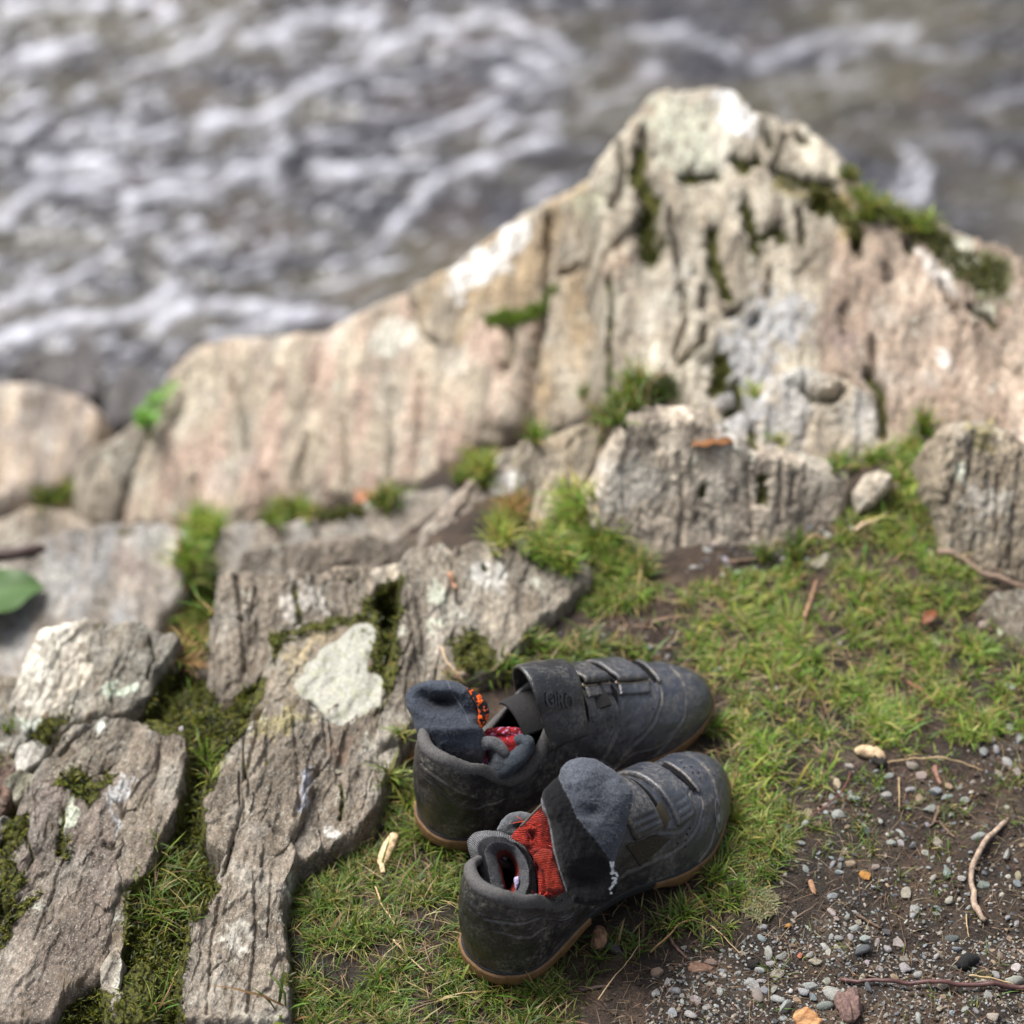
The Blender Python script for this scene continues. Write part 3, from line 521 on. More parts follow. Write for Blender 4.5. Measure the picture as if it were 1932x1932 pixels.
rock('angular beige stone between two grass tufts', [(985,900),(975,850),(1020,835),(1080,818),(1155,808),(1150,870),(1120,950),(1090,1010),(1040,1030),(995,1000),(1010,930)], -.01, -.06, 0, (.25,-1), (.38,.33,.25), (.27,.22,.16), 3.4, .025, 18, 1.5, .2, 24)
rock('low pale stone beside the mid grass tuft', [(925,880),(950,850),(1000,838),(1030,850),(1010,880),(960,890)], -.10, -.12, 0, VS, BEIGE, BROWN, 4, .015, 12, 1, .12, 25)
rock('long low boulder with a flat front standing at the back of the turf', [(1105,960),(1122,890),(1150,825),(1182,778),(1230,763),(1310,768),(1390,822),(1480,845),(1560,868),(1602,890),(1600,940),(1590,1030),(1520,1090),(1450,1140),(1400,1170),(1320,1180),(1250,1180),(1160,1130),(1105,1060)], .105, -.09, 0, (.05, -1), (.37,.32,.265), (.26,.22,.18), 2.8, .028, 30, .95, .25, 26, 5, name='boulder', tone=1.22, rib=.12)
rock('small pale knob of stone beside the grass behind the long boulder', [(1605,930),(1628,898),(1660,886),(1684,896),(1676,922),(1645,960),(1612,975)], .055, .02, 0, VS, (.43,.38,.32), BEIGE, 3.4, .02, 18, .9, .12, 27, 2)
rock('upright brown boulder at the right edge with pale lichen flecks', [(1752,850),(1766,812),(1800,795),(1850,793),(1900,812),(1940,842),(2030,880),(2040,1220),(1932,1220),(1870,1190),(1800,1150),(1762,1100),(1757,980),(1748,910)], .10, -.075, 0, (.12, -1), (.30,.25,.19), (.21,.175,.13), 2.8, .035, 34, 1.15, .25, 28, 4, name='boulder', tone=.98, rib=.4)
rock('low grooved stone under the boulder at the right edge', [(1850,1150),(1870,1125),(1932,1112),(2020,1120),(2030,1240),(1932,1240),(1890,1200)], .015, .0, 0, (.1, -1), (.29,.25,.20), (.2,.17,.13), 3, .012, 14, 1.2, .1, 29)
rock('thin flat stone lying in the grass behind the turf', [(1515,1068),(1560,1045),(1610,1040),(1640,1050),(1600,1072),(1540,1080)], .012, .006, 0, VS, (.34,.31,.25), OLIVE, 3, .006, 8, .5, .04, 30, 2)
# front blocks, upper group
rock('blocky grey brown rock with a flat top, back row of the front rocks', z5([(770,845),(850,840),(950,855),(1130,850),(1290,825),(1330,840),(1310,890),(1270,960),(1230,985),(1150,1000),(1000,1030),(960,1060),(940,1160),(880,1230),(790,1290),(735,1340),(745,1100),(750,1000)]), .0, -.045, 0, (.1, -1), (.34,.29,.235), (.245,.205,.165), 2.4, .02, 16, 1.5, .2, 33, 4, name='rock_block')
rock('small rounded pinkish stone resting on the back row of blocks', z5([(1125,860),(1130,825),(1165,790),(1220,785),(1285,810),(1260,855),(1180,865)]), .012, .0, 0, (.3,-1), (.37,.30,.23), BROWN, 2.6, .014, 12, .9, .05, 34, 2, group=None)
rock('small white tipped stone beside the mossy cleft', z5([(1285,830),(1300,800),(1345,785),(1400,778),(1405,830),(1385,870),(1340,880),(1310,860)]), .016, .004, 0, (.3,-1), (.55,.50,.43), BEIGE, 2.6, .012, 10, 1, .05, 35, 2, tone=.95)
rock('tall grey column of rock right of the mossy cleft', z5([(1400,830),(1412,788),(1480,758),(1540,748),(1580,790),(1572,880),(1600,960),(1570,1040),(1530,1130),(1500,1230),(1450,1320),(1400,1420),(1320,1440),(1335,1330),(1345,1230),(1372,1130),(1398,1000),(1415,900)]), .012, .004, -.002, (.1, -1), (.34,.30,.25), (.245,.21,.17), 2.3, .02, 16, 1.4, .15, 36, 3, name='rock_block')
rock('wide grey rock with a dark moss cushion, just behind the heels', [(842,1100),(852,1068),(890,1048),(964,1043),(1030,1053),(1080,1078),(1108,1095),(1110,1112),(1065,1155),(1015,1190),(975,1240),(935,1285),(880,1300),(800,1330),(790,1290),(815,1250),(838,1180),(860,1130)], .006, -.004, -.004, (.15, -1), (.35,.31,.255), (.25,.21,.165), 2.3, .022, 18, 1.3, .15, 37, 4)
# front blocks, centre
rock('tan rock carrying the large white lichen crust', z2([(1230,235),(1290,195),(1450,148),(1620,115),(1705,118),(1715,250),(1745,380),(1745,460),(1705,560),(1650,620),(1500,600),(1400,540),(1280,510),(1150,560),(1175,470),(1205,400),(1235,330)]), .012, -.002, .0, (.35, -1), (.33,.275,.2), (.26,.21,.15), 2.2, .018, 16, 1.2, .12, 38, 3)
rock('long brown slab in the middle of the front rocks, upper half', z2([(1160,620),(1230,530),(1330,502),(1420,530),(1470,600),(1490,750),(1420,800),(1395,900),(1370,1000),(1340,1080),(1290,1180),(1180,1240),(1060,1210),(960,1150),(938,1080),(930,930),(960,840),(1030,750),(1060,680)]), .014, .008, -.002, (.3, -1), (.30,.255,.205), (.225,.185,.145), 2.2, .016, 16, 1.4, .12, 39, 3, name='rock_slab')
rock('crumbly brown rock bordering the turf left of the shoes', z2([(1375,790),(1430,690),(1490,595),(1640,585),(1760,560),(1800,640),(1790,760),(1720,870),(1690,980),(1600,1090),(1430,1195),(1330,1230),(1310,1150),(1345,1040),(1375,900)]), .006, -.002, -.003, (.3, -1), (.285,.24,.195), (.20,.165,.13), 2.3, .012, 16, 1.7, .1, 40, 4)
rock('long brown slab in the middle of the front rocks, lower half', z2([(1060,1160),(1180,1180),(1300,1160),(1330,1200),(1290,1300),(1262,1450),(1285,1600),(1300,1750),(1300,1960),(830,1960),(828,1750),(868,1500),(960,1425),(1005,1320),(1020,1230)]), .010, .004, -.004, (.25, -1), (.30,.255,.21), (.215,.18,.145), 2.2, .018, 18, 1.3, .12, 41, 3, name='rock_slab')
# front blocks, left
rock('brown rock ridge left of the grassy gully', z2([(600,720),(640,645),(725,608),(805,640),(838,690),(832,850),(800,930),(810,1000),(775,1060),(700,1200),(650,1330),(565,1360),(568,1160),(590,1010),(510,960),(488,870),(590,770)]), .0, -.008, 0, (.3, -1), (.295,.25,.2), (.22,.18,.145), 2.2, .018, 14, 1.3, .12, 42, 3)
rock('broad dark brown slab in the bottom left corner', z2([(375,960),(430,890),(485,850),(512,960),(560,1010),(566,1180),(535,1260),(566,1340),(525,1500),(512,1640),(470,1750),(380,1800),(300,1850),(250,1970),(-90,1970),(-90,1760),(0,1620),(60,1500),(130,1420),(215,1330),(315,1260),(335,1180),(325,1090),(340,1000)]), -.008, -.025, .004, (.35, -1), (.275,.225,.185), (.2,.16,.135), 2.2, .020, 20, 1.3, .14, 43, 3, c=z2([(370,1400)])[0], name='rock_slab')
rock('thin pale sliver of rock standing between two slabs', z2([(565,1060),(600,1000),(612,1020),(590,1200),(578,1400),(560,1560),(530,1650),(500,1570),(508,1400),(540,1210)]), .004, -.006, 0, (.15, -1), (.40,.37,.31), BROWN, 2, .010, 7, 1, .08, 44, 2, name='rock_sliver')
rock('short pale splinter of rock at the bottom edge', z2([(478,1720),(530,1650),(545,1700),(530,1800),(560,1880),(548,1965),(500,1965),(490,1850)]), .0, -.004, 0, (.15, -1), (.42,.39,.34), BROWN, 2, .012, 7, 1, .08, 45, 2, name='rock_sliver')
rock('small brown stone at the bottom between two slabs', z2([(560,1770),(640,1705),(700,1740),(700,1965),(545,1965)]), -.006, -.010, 0, (.1, -1), (.27,.2,.16), BROWN, 2.4, .012, 12, 1.3, .08, 46, 3)
rock('narrow purple brown rock with a pale green lichen streak', z2([(165,900),(220,870),(350,858),(365,930),(332,990),(290,1060),(312,1200),(240,1310),(130,1370),(30,1410),(80,1320),(150,1200),(165,1050),(185,950)]), -.012, -.025, 0, (.3, -1), (.30,.245,.22), (.2,.165,.14), 2.2, .016, 14, 1.4, .12, 47, 3)
rock('jagged brown rock under the pale lichen crags', z2([(215,880),(235,780),(330,660),(470,608),(640,610),(650,650),(600,720),(590,790),(520,800),(430,860),(370,890),(280,870)]), -.004, -.014, 0, (.5, -1), (.29,.25,.2), (.2,.17,.135), 2.2, .018, 12, 1.6, .1, 48, 4)
rock('white lichen crusted crag at the upper left of the front rocks', z2([(70,640),(60,570),(100,430),(150,300),(205,200),(330,178),(420,162),(445,250),(405,330),(450,350),(410,450),(340,530),(220,580),(130,650)]), -.02, -.05, 0, (.45, -1), (.62,.60,.54), (.42,.39,.34), 2.4, .022, 18, 1.3, .15, 49, 3, name='rock_crag', tone=1.)
rock('grey crag beside the white crusted one', z2([(430,270),(500,185),(640,193),(740,228),(815,250),(785,310),(700,400),(690,490),(580,570),(410,590),(300,640),(210,700),(240,600),(350,520),(420,440),(455,350)]), -.018, -.03, 0, (.4, -1), (.32,.30,.26), (.24,.21,.17), 2.4, .022, 16, 1.4, .15, 50, 3, name='rock_crag')
rock('dark olive flake of rock behind the grey crag', z2([(395,330),(420,170),(470,155),(560,170),(620,200),(560,260),(470,350)]), -.04, -.05, 0, (.4, -1), (.17,.15,.09), (.12,.10,.07), 2.6, .015, 12, 1, .12, 51, 3)
for lb, pl, zz, cl, sd in [('mottled stone at the left edge level with the white crag', [(-60,600),(60,560),(125,640),(110,725),(-60,770)], -.03, GREY, 52), ('pinkish stone at the left edge', [(-60,790),(30,740),(80,790),(45,860),(-60,900)], -.035, (.33,.22,.18), 53),
   ('small white stone at the edge of the left rocks', [(90,760),(95,700),(165,672),(222,700),(205,740),(150,770),(100,810)], -.022, (.58,.56,.52), 54), ('round greenish stone at the left edge', [(55,850),(100,808),(150,828),(130,890),(80,930),(50,900)], -.032, (.33,.32,.24), 55),
   ('dark red stone at the left edge', [(-60,920),(40,880),(50,930),(10,1000),(-60,1010)], -.04, (.2,.12,.09), 56), ('grey stone in the moss at the left edge', [(-60,1060),(30,1020),(75,1040),(60,1090),(-60,1140)], -.04, (.34,.32,.29), 57),
   ('narrow grey rib of rock at the left edge', [(60,1120),(120,980),(180,850),(225,780),(255,790),(215,890),(160,1010),(150,1110),(100,1260),(20,1350),(-60,1400),(-60,1290),(20,1220)], -.03, (.31,.27,.23), 58),
   ('pale stone low at the left edge', [(-60,1190),(0,1165),(50,1190),(40,1220),(-60,1240)], -.045, (.4,.39,.36), 59), ('small brown stone stuck between crag and moss', [(170,590),(230,540),(270,560),(250,620),(190,650)], -.022, (.27,.2,.14), 60)]:
    rock(lb, z2(pl), zz + .006, zz - .006, 0, (.4, -1), cl, tuple(v * .75 for v in cl), 2.4, .014, 11, 1.1, .08, sd, 3)
rock('grassy grey stone at the foot of the white crag, left edge', z2([(-60,520),(-60,420),(0,400),(80,400),(100,440),(60,560),(0,560)]), -.06, -.07, 0, VS, (.36,.34,.30), BROWN, 2.8, .015, 14, 1.2, .1, 61)
print('rock tris', TRI[0])

# ---------------------------------------------------------------- what grows on it
bpy.context.view_layer.update(); _dg = bpy.context.evaluated_depsgraph_get()
def hit(px, py):
    """where the rock or soil is that is seen at a pixel: point and normal"""
    d = rays(px, py); d = d / np.linalg.norm(d); ok, p, n, i, o, m_ = S.ray_cast(_dg, Vector(CO), Vector(d))
    return (A(p), A(n), o.name) if ok else (None, None, None)
def hits(px, py):
    P = []; N = []; Nm = []
    for x, y in zip(px, py):
        p, n, nm = hit(x, y)
        if p is not None and not nm.startswith('river'): P.append(p); N.append(n); Nm.append(nm)
    return A(P).reshape(-1, 3), A(N).reshape(-1, 3), Nm
def sample(poly, n):
    poly = A(poly); lo, hi = poly.min(0), poly.max(0); out = []
    while len(out) < n:
        q = rng.uniform(lo, hi, (n * 3, 2)); q = q[inpoly(q[:, 0], q[:, 1], poly)]; out.extend(q.tolist())
    return A(out[:n])
GREEN = [((.105,.185,.022), .34), ((.16,.215,.03), .2), ((.065,.105,.02), .18), ((.25,.26,.05), .11), ((.38,.30,.12), .09), ((.20,.11,.05), .05)]
def blades(P, N, length, width, pal=GREEN, lean=1.0, up=None, seed=0, tone=1.):
    r = np.random.default_rng(seed); n = len(P); L = length * r.uniform(.45, 1.25, n); w = width * r.uniform(.6, 1.3, n)
    az = r.uniform(0, 2 * np.pi, n); D = np.stack([np.cos(az), np.sin(az), np.zeros(n)], 1)
    U = (N * .5 + A((0, 0, 1)) * .8); U /= np.linalg.norm(U, axis=1)[:, None]
    ln = lean * r.uniform(.35, 1.35, n); s0 = r.uniform(.0, .5, n); az2 = az + r.normal(0, .6, n); D2 = np.stack([np.cos(az2), np.sin(az2), np.zeros(n)], 1)
    Sd = np.cross(D, A((0, 0, 1))) ; ts = A([0, .35, .7, 1.]); V = np.zeros((n, 7, 3))
    for k, t in enumerate(ts):
        h = np.clip(t * (1 - .38 * ln * t), 0, None); c = P + U * (L * h)[:, None] + D * (L * (s0 * t) * .7)[:, None] + D2 * (L * ln * t * t * .75)[:, None]; ww = (w * [.8, 1., .7, 0][k] / 2)[:, None]
        if k < 3: V[:, 2 * k] = c - Sd * ww; V[:, 2 * k + 1] = c + Sd * ww
        else: V[:, 6] = c
    pr = A([q for _, q in pal]); ch = r.choice(len(pal), n, p=pr / pr.sum()); c = A([q for q, _ in pal])[ch] * r.uniform(.7, 1.3, (n, 1)) * (1 + r.normal(0, .08, (n, 3))) * tone
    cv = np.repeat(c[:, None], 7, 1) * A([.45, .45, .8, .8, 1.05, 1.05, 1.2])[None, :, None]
    F = (np.arange(n) * 7)[:, None, None] + A([[0, 1, 3], [0, 3, 2], [2, 3, 5], [2, 5, 4], [4, 5, 6]]).astype(int)[None]
    return V.reshape(-1, 3), F.reshape(-1, 3), cv.reshape(-1, 3)
class Heap:
    def __init__(s): s.V = []; s.F = []; s.C = []; s.o = 0
    def add(s, V, F, C_): s.V.append(V); s.F.append(F + s.o); s.C.append(C_); s.o += len(V)
    def build(s, name, mat, **k): return mesh(name, np.vstack(s.V), np.vstack(s.F), mat, col=np.vstack(s.C).clip(0, 1), **k)
def world_scatter(poly, n):
    """even scatter over the soil inside an area outlined in the view"""
    poly = A(poly); q = []; w = pt(poly[:, 0], poly[:, 1], 0); lo, hi = w.min(0), w.max(0)
    while len(q) < n:
        x = rng.uniform(lo[0], hi[0], n * 2); y = rng.uniform(lo[1], hi[1], n * 2)
        a, b = proj(np.stack([x, y, np.zeros_like(x)], 1)); k = inpoly(a, b, poly); q.extend(np.stack([x[k], y[k]], 1).tolist())
    q = A(q[:n]); return np.stack([q[:, 0], q[:, 1], zter(q[:, 0], q[:, 1])], 1)
MEADOW = [  # outline, blades, length, width, patchiness, tone
 ([(500,1740),(520,1690),(600,1625),(680,1590),(760,1555),(800,1565),(900,1640),(930,1760),(1010,1800),(1060,1840),(1060,1960),(480,1960)], 15000, .018, .0012, .06, .8),
 ([(1010,1830),(1130,1760),(1260,1700),(1330,1730),(1300,1760),(1130,1830),(1090,1930),(1020,1940)], 1500, .018, .0013, .25, .62),
 ([(1270,1150),(1300,1110),(1400,1085),(1560,1062),(1700,1040),(1800,1065),(1870,1130),(1980,1220),(1980,1400),(1880,1390),(1790,1440),(1700,1440),(1640,1420),(1570,1450),(1530,1520),(1480,1560),(1400,1590),(1370,1520),(1340,1400),(1330,1260),(1290,1220)], 30000, .0165, .0012, .15, 1.3),
 ([(1380,1540),(1480,1520),(1530,1530),(1490,1610),(1440,1680),(1380,1760),(1300,1790),(1250,1750),(1330,1700)], 2600, .016, .0013, .0, .8),
 ([(900,1280),(960,1245),(1030,1222),(1110,1215),(1200,1222),(1260,1225),(1290,1250),(1180,1260),(1000,1300)], 1300, .022, .0016, .05, .9),
 ([(1060,1110),(1120,1100),(1240,1080),(1260,1110),(1200,1150),(1130,1165),(1090,1150)], 1500, .018, .0014, .1, 1.05),
 ([(1530,880),(1600,878),(1700,860),(1752,840),(1760,900),(1755,1000),(1700,1010),(1680,960),(1690,900),(1610,885)], 2600, .018, .0015, -.1, 1.15),
 ([(1640,990),(1755,960),(1765,1060),(1700,1050),(1640,1040),(1560,1065),(1500,1060)], 1700, .018, .0014, -.05, 1.05),
 ([(700,1500),(760,1440),(800,1480),(790,1560),(720,1560)], 500, .02, .0014, .1, .75), ([(1700,1640),(1932,1600),(1932,1932),(1400,1932),(1300,1850)], 500, .013, .0011, .35, .8), ([(1390,1560),(1600,1470),(1932,1440),(1932,1600),(1500,1640)], 1500, .013, .0012, .22, .85),
 ([(990,1240),(1060,1190),(1130,1170),(1270,1160),(1290,1230),(1100,1215)], 220, .018, .0014, .25, .9)]
hp = Heap()
for i, (pl, n, L, w, th_, tone) in enumerate(MEADOW):
    P = world_scatter(pl, n); d = fbm(P[:, 0] * 24, P[:, 1] * 24, 0, 3, 71) + .25 * fbm(P[:, 0] * 9, P[:, 1] * 9, 0, 2, 73) - 0.25 * fbm(P[:, 0] * 90, P[:, 1] * 90, 0, 2, 72); P = P[(d > th_ + rng.normal(0, .14, len(d))) | (rng.random(len(d)) < .05)]
    # blades stand in little tussocks
    cxy = P[rng.integers(0, len(P), len(P))]; k = rng.random(len(P)) < .6; j = (np.arange(len(P)) // 7) * 7; P[k] = P[j[k]] + rng.normal(0, .0022, (k.sum(), 3)) * A((1, 1, 0)); P[:, 2] = zter(P[:, 0], P[:, 1]) - .001
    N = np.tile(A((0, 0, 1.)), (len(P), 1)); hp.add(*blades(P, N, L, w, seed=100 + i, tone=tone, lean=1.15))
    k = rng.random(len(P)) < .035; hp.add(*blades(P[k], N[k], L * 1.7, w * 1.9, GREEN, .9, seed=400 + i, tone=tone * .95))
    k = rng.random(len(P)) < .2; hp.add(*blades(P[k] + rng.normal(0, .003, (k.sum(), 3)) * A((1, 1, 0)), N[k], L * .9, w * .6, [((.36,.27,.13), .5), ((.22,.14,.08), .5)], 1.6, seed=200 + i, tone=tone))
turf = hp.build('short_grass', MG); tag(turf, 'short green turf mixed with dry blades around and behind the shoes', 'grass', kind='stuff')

TUFT = [  # px, py, radius px, blades, length, width, tone, palette
 (800,1585,26,200,.030,.0013,.85,'g',.8),(850,1608,24,160,.028,.0013,.8,'g',.8),(895,1815,22,140,.026,.0013,.75,'g',.9),(935,1865,26,170,.026,.0013,.75,'g',.9),(1010,1868,24,120,.024,.0013,.75,'g',.9),(1290,1730,22,120,.024,.0013,.8,'g',.9),(1350,1660,22,140,.024,.0013,.9,'g',.9),(1385,1560,18,140,.026,.0013,1.,'g',.8),(1350,1380,18,120,.026,.0013,1.,'g',.8),(775,1520,18,90,.026,.0013,.85,'y',.9),
 (385,1015,30,420,.045,.0028,1.5,'g',.6),(362,1060,26,260,.035,.0026,1.2,'g',.8),(372,1105,34,260,.035,.0024,.8,'g',.9),(375,1160,26,200,.035,.0022,.9,'g',.9),(362,1215,26,170,.04,.0013,1.1,'s',.8),(352,1255,22,150,.035,.0012,.9,'s',.9),(390,1240,14,100,.04,.0012,1.1,'g',.7),
 (300,1655,40,190,.030,.0013,.85,'g',1.1),(345,1660,34,130,.028,.0013,.85,'g',1.1),(290,1730,34,240,.034,.0013,.8,'g',1.),(330,1740,26,120,.03,.0013,.8,'g',1.),(272,1700,24,90,.03,.0012,.8,'s',1.1),(300,1600,14,40,.02,.0012,.8,'g',1.),
 (392,1440,14,90,.024,.0013,1.2,'g',.9),(398,1470,10,50,.022,.0013,1.,'y',.9),(305,1900,24,70,.03,.0014,1.,'g',.9),(320,1860,16,30,.03,.0013,.9,'g',.9),(540,1930,22,18,.05,.003,.9,'g',.8),(535,1900,22,14,.045,.0025,.9,'g',.8),
 (905,890,34,300,.026,.0024,.9,'y',.8),(870,905,16,90,.022,.0022,1.,'g',.8),(975,975,30,260,.032,.0018,1.,'s',.8),(950,1010,28,260,.03,.0016,1.1,'y',.9),(1090,960,26,260,.035,.002,1.4,'g',.8),(1080,1005,40,520,.03,.0018,1.15,'g',.8),(1030,1040,36,420,.028,.0017,1.25,'g',.9),
 (1130,1040,42,520,.028,.0016,1.1,'g',.9),(1170,1075,40,420,.026,.0016,1.,'g',.9),(1215,1080,26,120,.024,.0015,.9,'g',.9),(1070,1070,20,200,.026,.0016,1.1,'g',.9),
 (1010,828,14,110,.03,.002,1.1,'g',.8),(1150,800,30,180,.03,.0024,.75,'g',.8),(1185,765,26,220,.035,.0026,.8,'g',.7),(1240,745,28,200,.028,.0026,.35,'g',.8),(1200,735,18,90,.04,.0024,1.,'g',.7),
 (550,972,24,160,.03,.0024,1.2,'g',.8),(520,980,16,100,.028,.0024,1.2,'g',.8),(585,965,14,90,.025,.0022,1.2,'y',.8),(715,950,22,120,.02,.0022,.8,'g',.9),(735,940,16,110,.028,.0022,.9,'g',.9),(90,945,34,160,.022,.0022,.9,'g',.9),(120,935,20,140,.03,.0022,1.1,'g',.9),
 (1605,335,13,110,.020,.0022,.8,'g',.7),(1630,375,16,110,.020,.0022,.9,'g',.8),(1665,392,20,130,.020,.0022,1.,'g',.8),(1705,408,22,130,.020,.0022,.9,'g',.9),(1745,428,20,160,.022,.0026,.8,'y',.9),(1640,410,14,100,.035,.003,.7,'y',.8),
 (1500,1055,16,60,.03,.0015,.8,'g',.8),(1510,1030,14,50,.025,.0015,.8,'g',.8),(1440,1060,16,60,.025,.0015,.9,'g',.8),(1580,880,20,120,.02,.0016,1.,'g',.9),(1465,838,10,40,.02,.0015,1.1,'y',.9),(1425,745,10,60,.02,.002,1.1,'y',.8),
 (740,1475,20,80,.024,.0013,.9,'g',1.1),(770,1440,18,60,.024,.0013,.9,'s',1.),(760,1395,14,40,.02,.0013,.9,'y',1.),(960,1255,26,120,.02,.0013,.9,'g',1.),(850,1300,30,100,.018,.0013,.8,'s',1.),(1010,1225,24,120,.022,.0015,1.,'g',.9),(10,1440,20,50,.02,.0013,.8,'g',.9),(20,1380,14,30,.02,.0013,.8,'g',.9),
 (1745,810,16,100,.03,.002,1.,'g',.7),(1720,855,20,140,.025,.0018,1.1,'g',.8),(1100,745,10,40,.02,.002,.9,'g',.8)]
PALS = {'g': GREEN, 'y': [((.26,.30,.05), .4), ((.14,.22,.03), .3), ((.36,.30,.10), .3)], 's': [((.40,.27,.12), .45), ((.30,.16,.07), .3), ((.13,.19,.03), .25)]}
hp = Heap()
for i, (x, y, r_, n, L, w, tone, pal, ln) in enumerate(TUFT):
    q = rng.normal(0, .45, (max(8, n // 7), 2)) * r_ + (x, y); P, N, nm = hits(q[:, 0], q[:, 1])
    if not len(P): continue
    if y > 1400 and x < 700: n = int(n * .35)
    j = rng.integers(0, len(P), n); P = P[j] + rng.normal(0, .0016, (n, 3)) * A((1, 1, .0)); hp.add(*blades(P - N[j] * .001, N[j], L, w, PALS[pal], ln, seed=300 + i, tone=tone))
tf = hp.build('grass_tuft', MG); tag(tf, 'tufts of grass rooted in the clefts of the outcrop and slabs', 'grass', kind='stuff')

# moss cushions: thousands of tiny leaves in the clefts
MO = [(p, 1.6) for p in MOSSZ] + [(z6([(60,910),(120,860),(230,850),(300,770),(320,780),(280,870),(150,920)]), 1.5), (z6([(590,560),(660,540),(690,640),(640,740),(590,680)]), .8), (z6([(1060,400),(1180,430),(1290,440),(1340,560),(1350,650),(1290,560),(1190,470),(1070,440)]), 1.2),
 (z6([(1440,490),(1600,560),(1760,660),(1880,700),(1860,800),(1760,800),(1600,660),(1460,560)]), .9), (z5([(1060,600),(1260,570),(1260,610),(1080,640)]), 1.2), ([(905,600),(960,585),(1040,570),(1030,595),(930,615)], 1.6), ([(620,955),(680,945),(690,975),(620,985)], 1.4), ([(1340,700),(1370,690),(1380,740),(1350,750)], .8)]
hp = Heap(); MPAL = [((.045,.05,.008), .35), ((.09,.10,.012), .33), ((.15,.15,.02), .2), ((.02,.02,.008), .12)]; MPB = [((.16,.24,.03), .5), ((.10,.15,.02), .5)]
for i, (p, s_) in enumerate(MO):
    a = A(p); ar = abs(np.sum(a[:, 0] * np.roll(a[:, 1], 1) - np.roll(a[:, 0], 1) * a[:, 1])) / 2; n = int(min(5000, ar / 10))
    q = sample(p, n); k = soft(q[:, 0], q[:, 1], p, 7, 9 if i < len(MOSSZ) else 22, .03, 11 + (i if i < len(MOSSZ) else 0)) > .35; q = q[k]; P, N, nm = hits(q[:, 0], q[:, 1])
    if i < len(MOSSZ) and len(P): z_ = P[:, 2] - zter(P[:, 0], P[:, 1]); k = (A([v == 'ground' for v in nm]) > 0) | (rng.random(len(P)) < np.where(z_ < .012, .5, .10)); P, N = P[k], N[k]
    if not len(P): continue
    n = len(P); j = np.repeat(np.arange(n), 4); Pj = P[j] + rng.normal(0, .0016, (len(j), 3)); d = s_ * .0042; bright = p[0][0] < 1000 and i >= len(MOSSZ) and i in (len(MOSSZ), len(MOSSZ) + 5)
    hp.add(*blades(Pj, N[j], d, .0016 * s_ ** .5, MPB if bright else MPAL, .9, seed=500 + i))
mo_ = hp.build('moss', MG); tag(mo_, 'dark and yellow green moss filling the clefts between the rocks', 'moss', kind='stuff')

# ---------------------------------------------------------------- pebbles
def ico(sub, seed, flat=.6, ang=.25):
    bm = bmesh.new(); bmesh.ops.create_icosphere(bm, subdivisions=sub, radius=1)
    V = A([v.co[:] for v in bm.verts]); F = np.array([[v.index for v in f.verts] for f in bm.faces]); bm.free()
    r = np.random.default_rng(seed); V = V * (1 + ang * fbm(V[:, 0] * .9, V[:, 1] * .9, V[:, 2] * .9 + seed * 3, 2, seed))[:, None]
    for _ in range(9):                                   # worn flats
        n = r.normal(size=3); n /= np.linalg.norm(n); d = V @ n; lim = r.uniform(.42, .8); V = V - np.maximum(d - lim, 0)[:, None] * n
    V = V * A((1, r.uniform(.62, .85), flat)) ; return V, F
variants = []
for k in range(14):
    V, F = ico(3 if k < 4 else 2, k + 1, .5 + .12 * (k % 3)); me_o = mesh('pebble', V, F, MP, smooth=k % 2 == 0); variants.append(me_o.data); bpy.data.objects.remove(me_o)
CL = dict(g=(.31,.31,.295), b=(.23,.25,.265), w=(.45,.43,.39), n=(.30,.22,.15), o=(.42,.20,.045), r=(.38,.13,.08), t=(.19,.215,.195), d=(.09,.095,.10), p=(.33,.29,.24), c=(.60,.46,.30))
NM = dict(g='grey', b='blue grey', w='white', n='brown', o='orange', r='red', t='green grey', d='dark', p='beige', c='cream')
placed = []
def pebble(px, py, size, colr, asp=None, rot=None, label=None, k=None, on=None, sink=.36):
    """size is the width in metres"""
    a = pt(px, py, 0)
    if on: p, n, _ = hit(px, py)
    else: p = A((a[0], a[1], zter(a[0], a[1])))
    o = bpy.data.objects.new('pebble', variants[int(rng.integers(0, 14)) if k is None else k]); C.objects.link(o)
    s_ = size / 2; asp = asp or rng.uniform(.75, 1.05); o.scale = (s_, s_ * asp, s_ * rng.uniform(.75, 1.)); o.location = (p[0], p[1], p[2] + s_ * .5 * (1 - sink * 2))
    o.rotation_euler = (rng.normal(0, .15), rng.normal(0, .15), rng.uniform(0, 6.28) if rot is None else rot)
    c = A(CL[colr]) * rng.uniform(.8, 1.2) * (1 + rng.normal(0, .04, 3)); o.color = tuple(c.clip(0, 1)) + (1,)
    placed.append((p[0], p[1], s_)); g_ = None
    if not label:
        ux, uy = px, py
        zn = ('in the gravel under the long dark twig' if uy > 1868 and ux > 1570 else 'in the gravel at the right edge above the twig' if ux > 1800 and uy > 1660 else 'in the dense gravel just above the long dark twig' if uy > 1780 and ux > 1570 else
              'at the foot of the curved stick' if ux > 1780 and uy > 1480 else 'at the right edge where turf meets soil' if ux > 1800 and uy > 1280 else 'in the gravel between red pebble and long dark twig' if uy > 1730 and ux > 1470 else 'at the left end of the gravel' if uy > 1770 else
              'in the cluster right of the toes' if uy > 1460 and uy < 1560 and ux < 1660 else 'on bare soil beside the near toe' if ux < 1460 and uy > 1500 else 'on the bare soil left of the curved stick' if uy > 1440 else 'on soil at the foot of the long boulder' if uy < 1100 else 'in the thin turf behind the shoes')
        g_ = NM[colr] + ' pebbles ' + zn; label = 'small ' + NM[colr] + ' pebble ' + zn
    tag(o, label, 'pebble', g_); return o
PX = .000415   # metres per view pixel on the turf
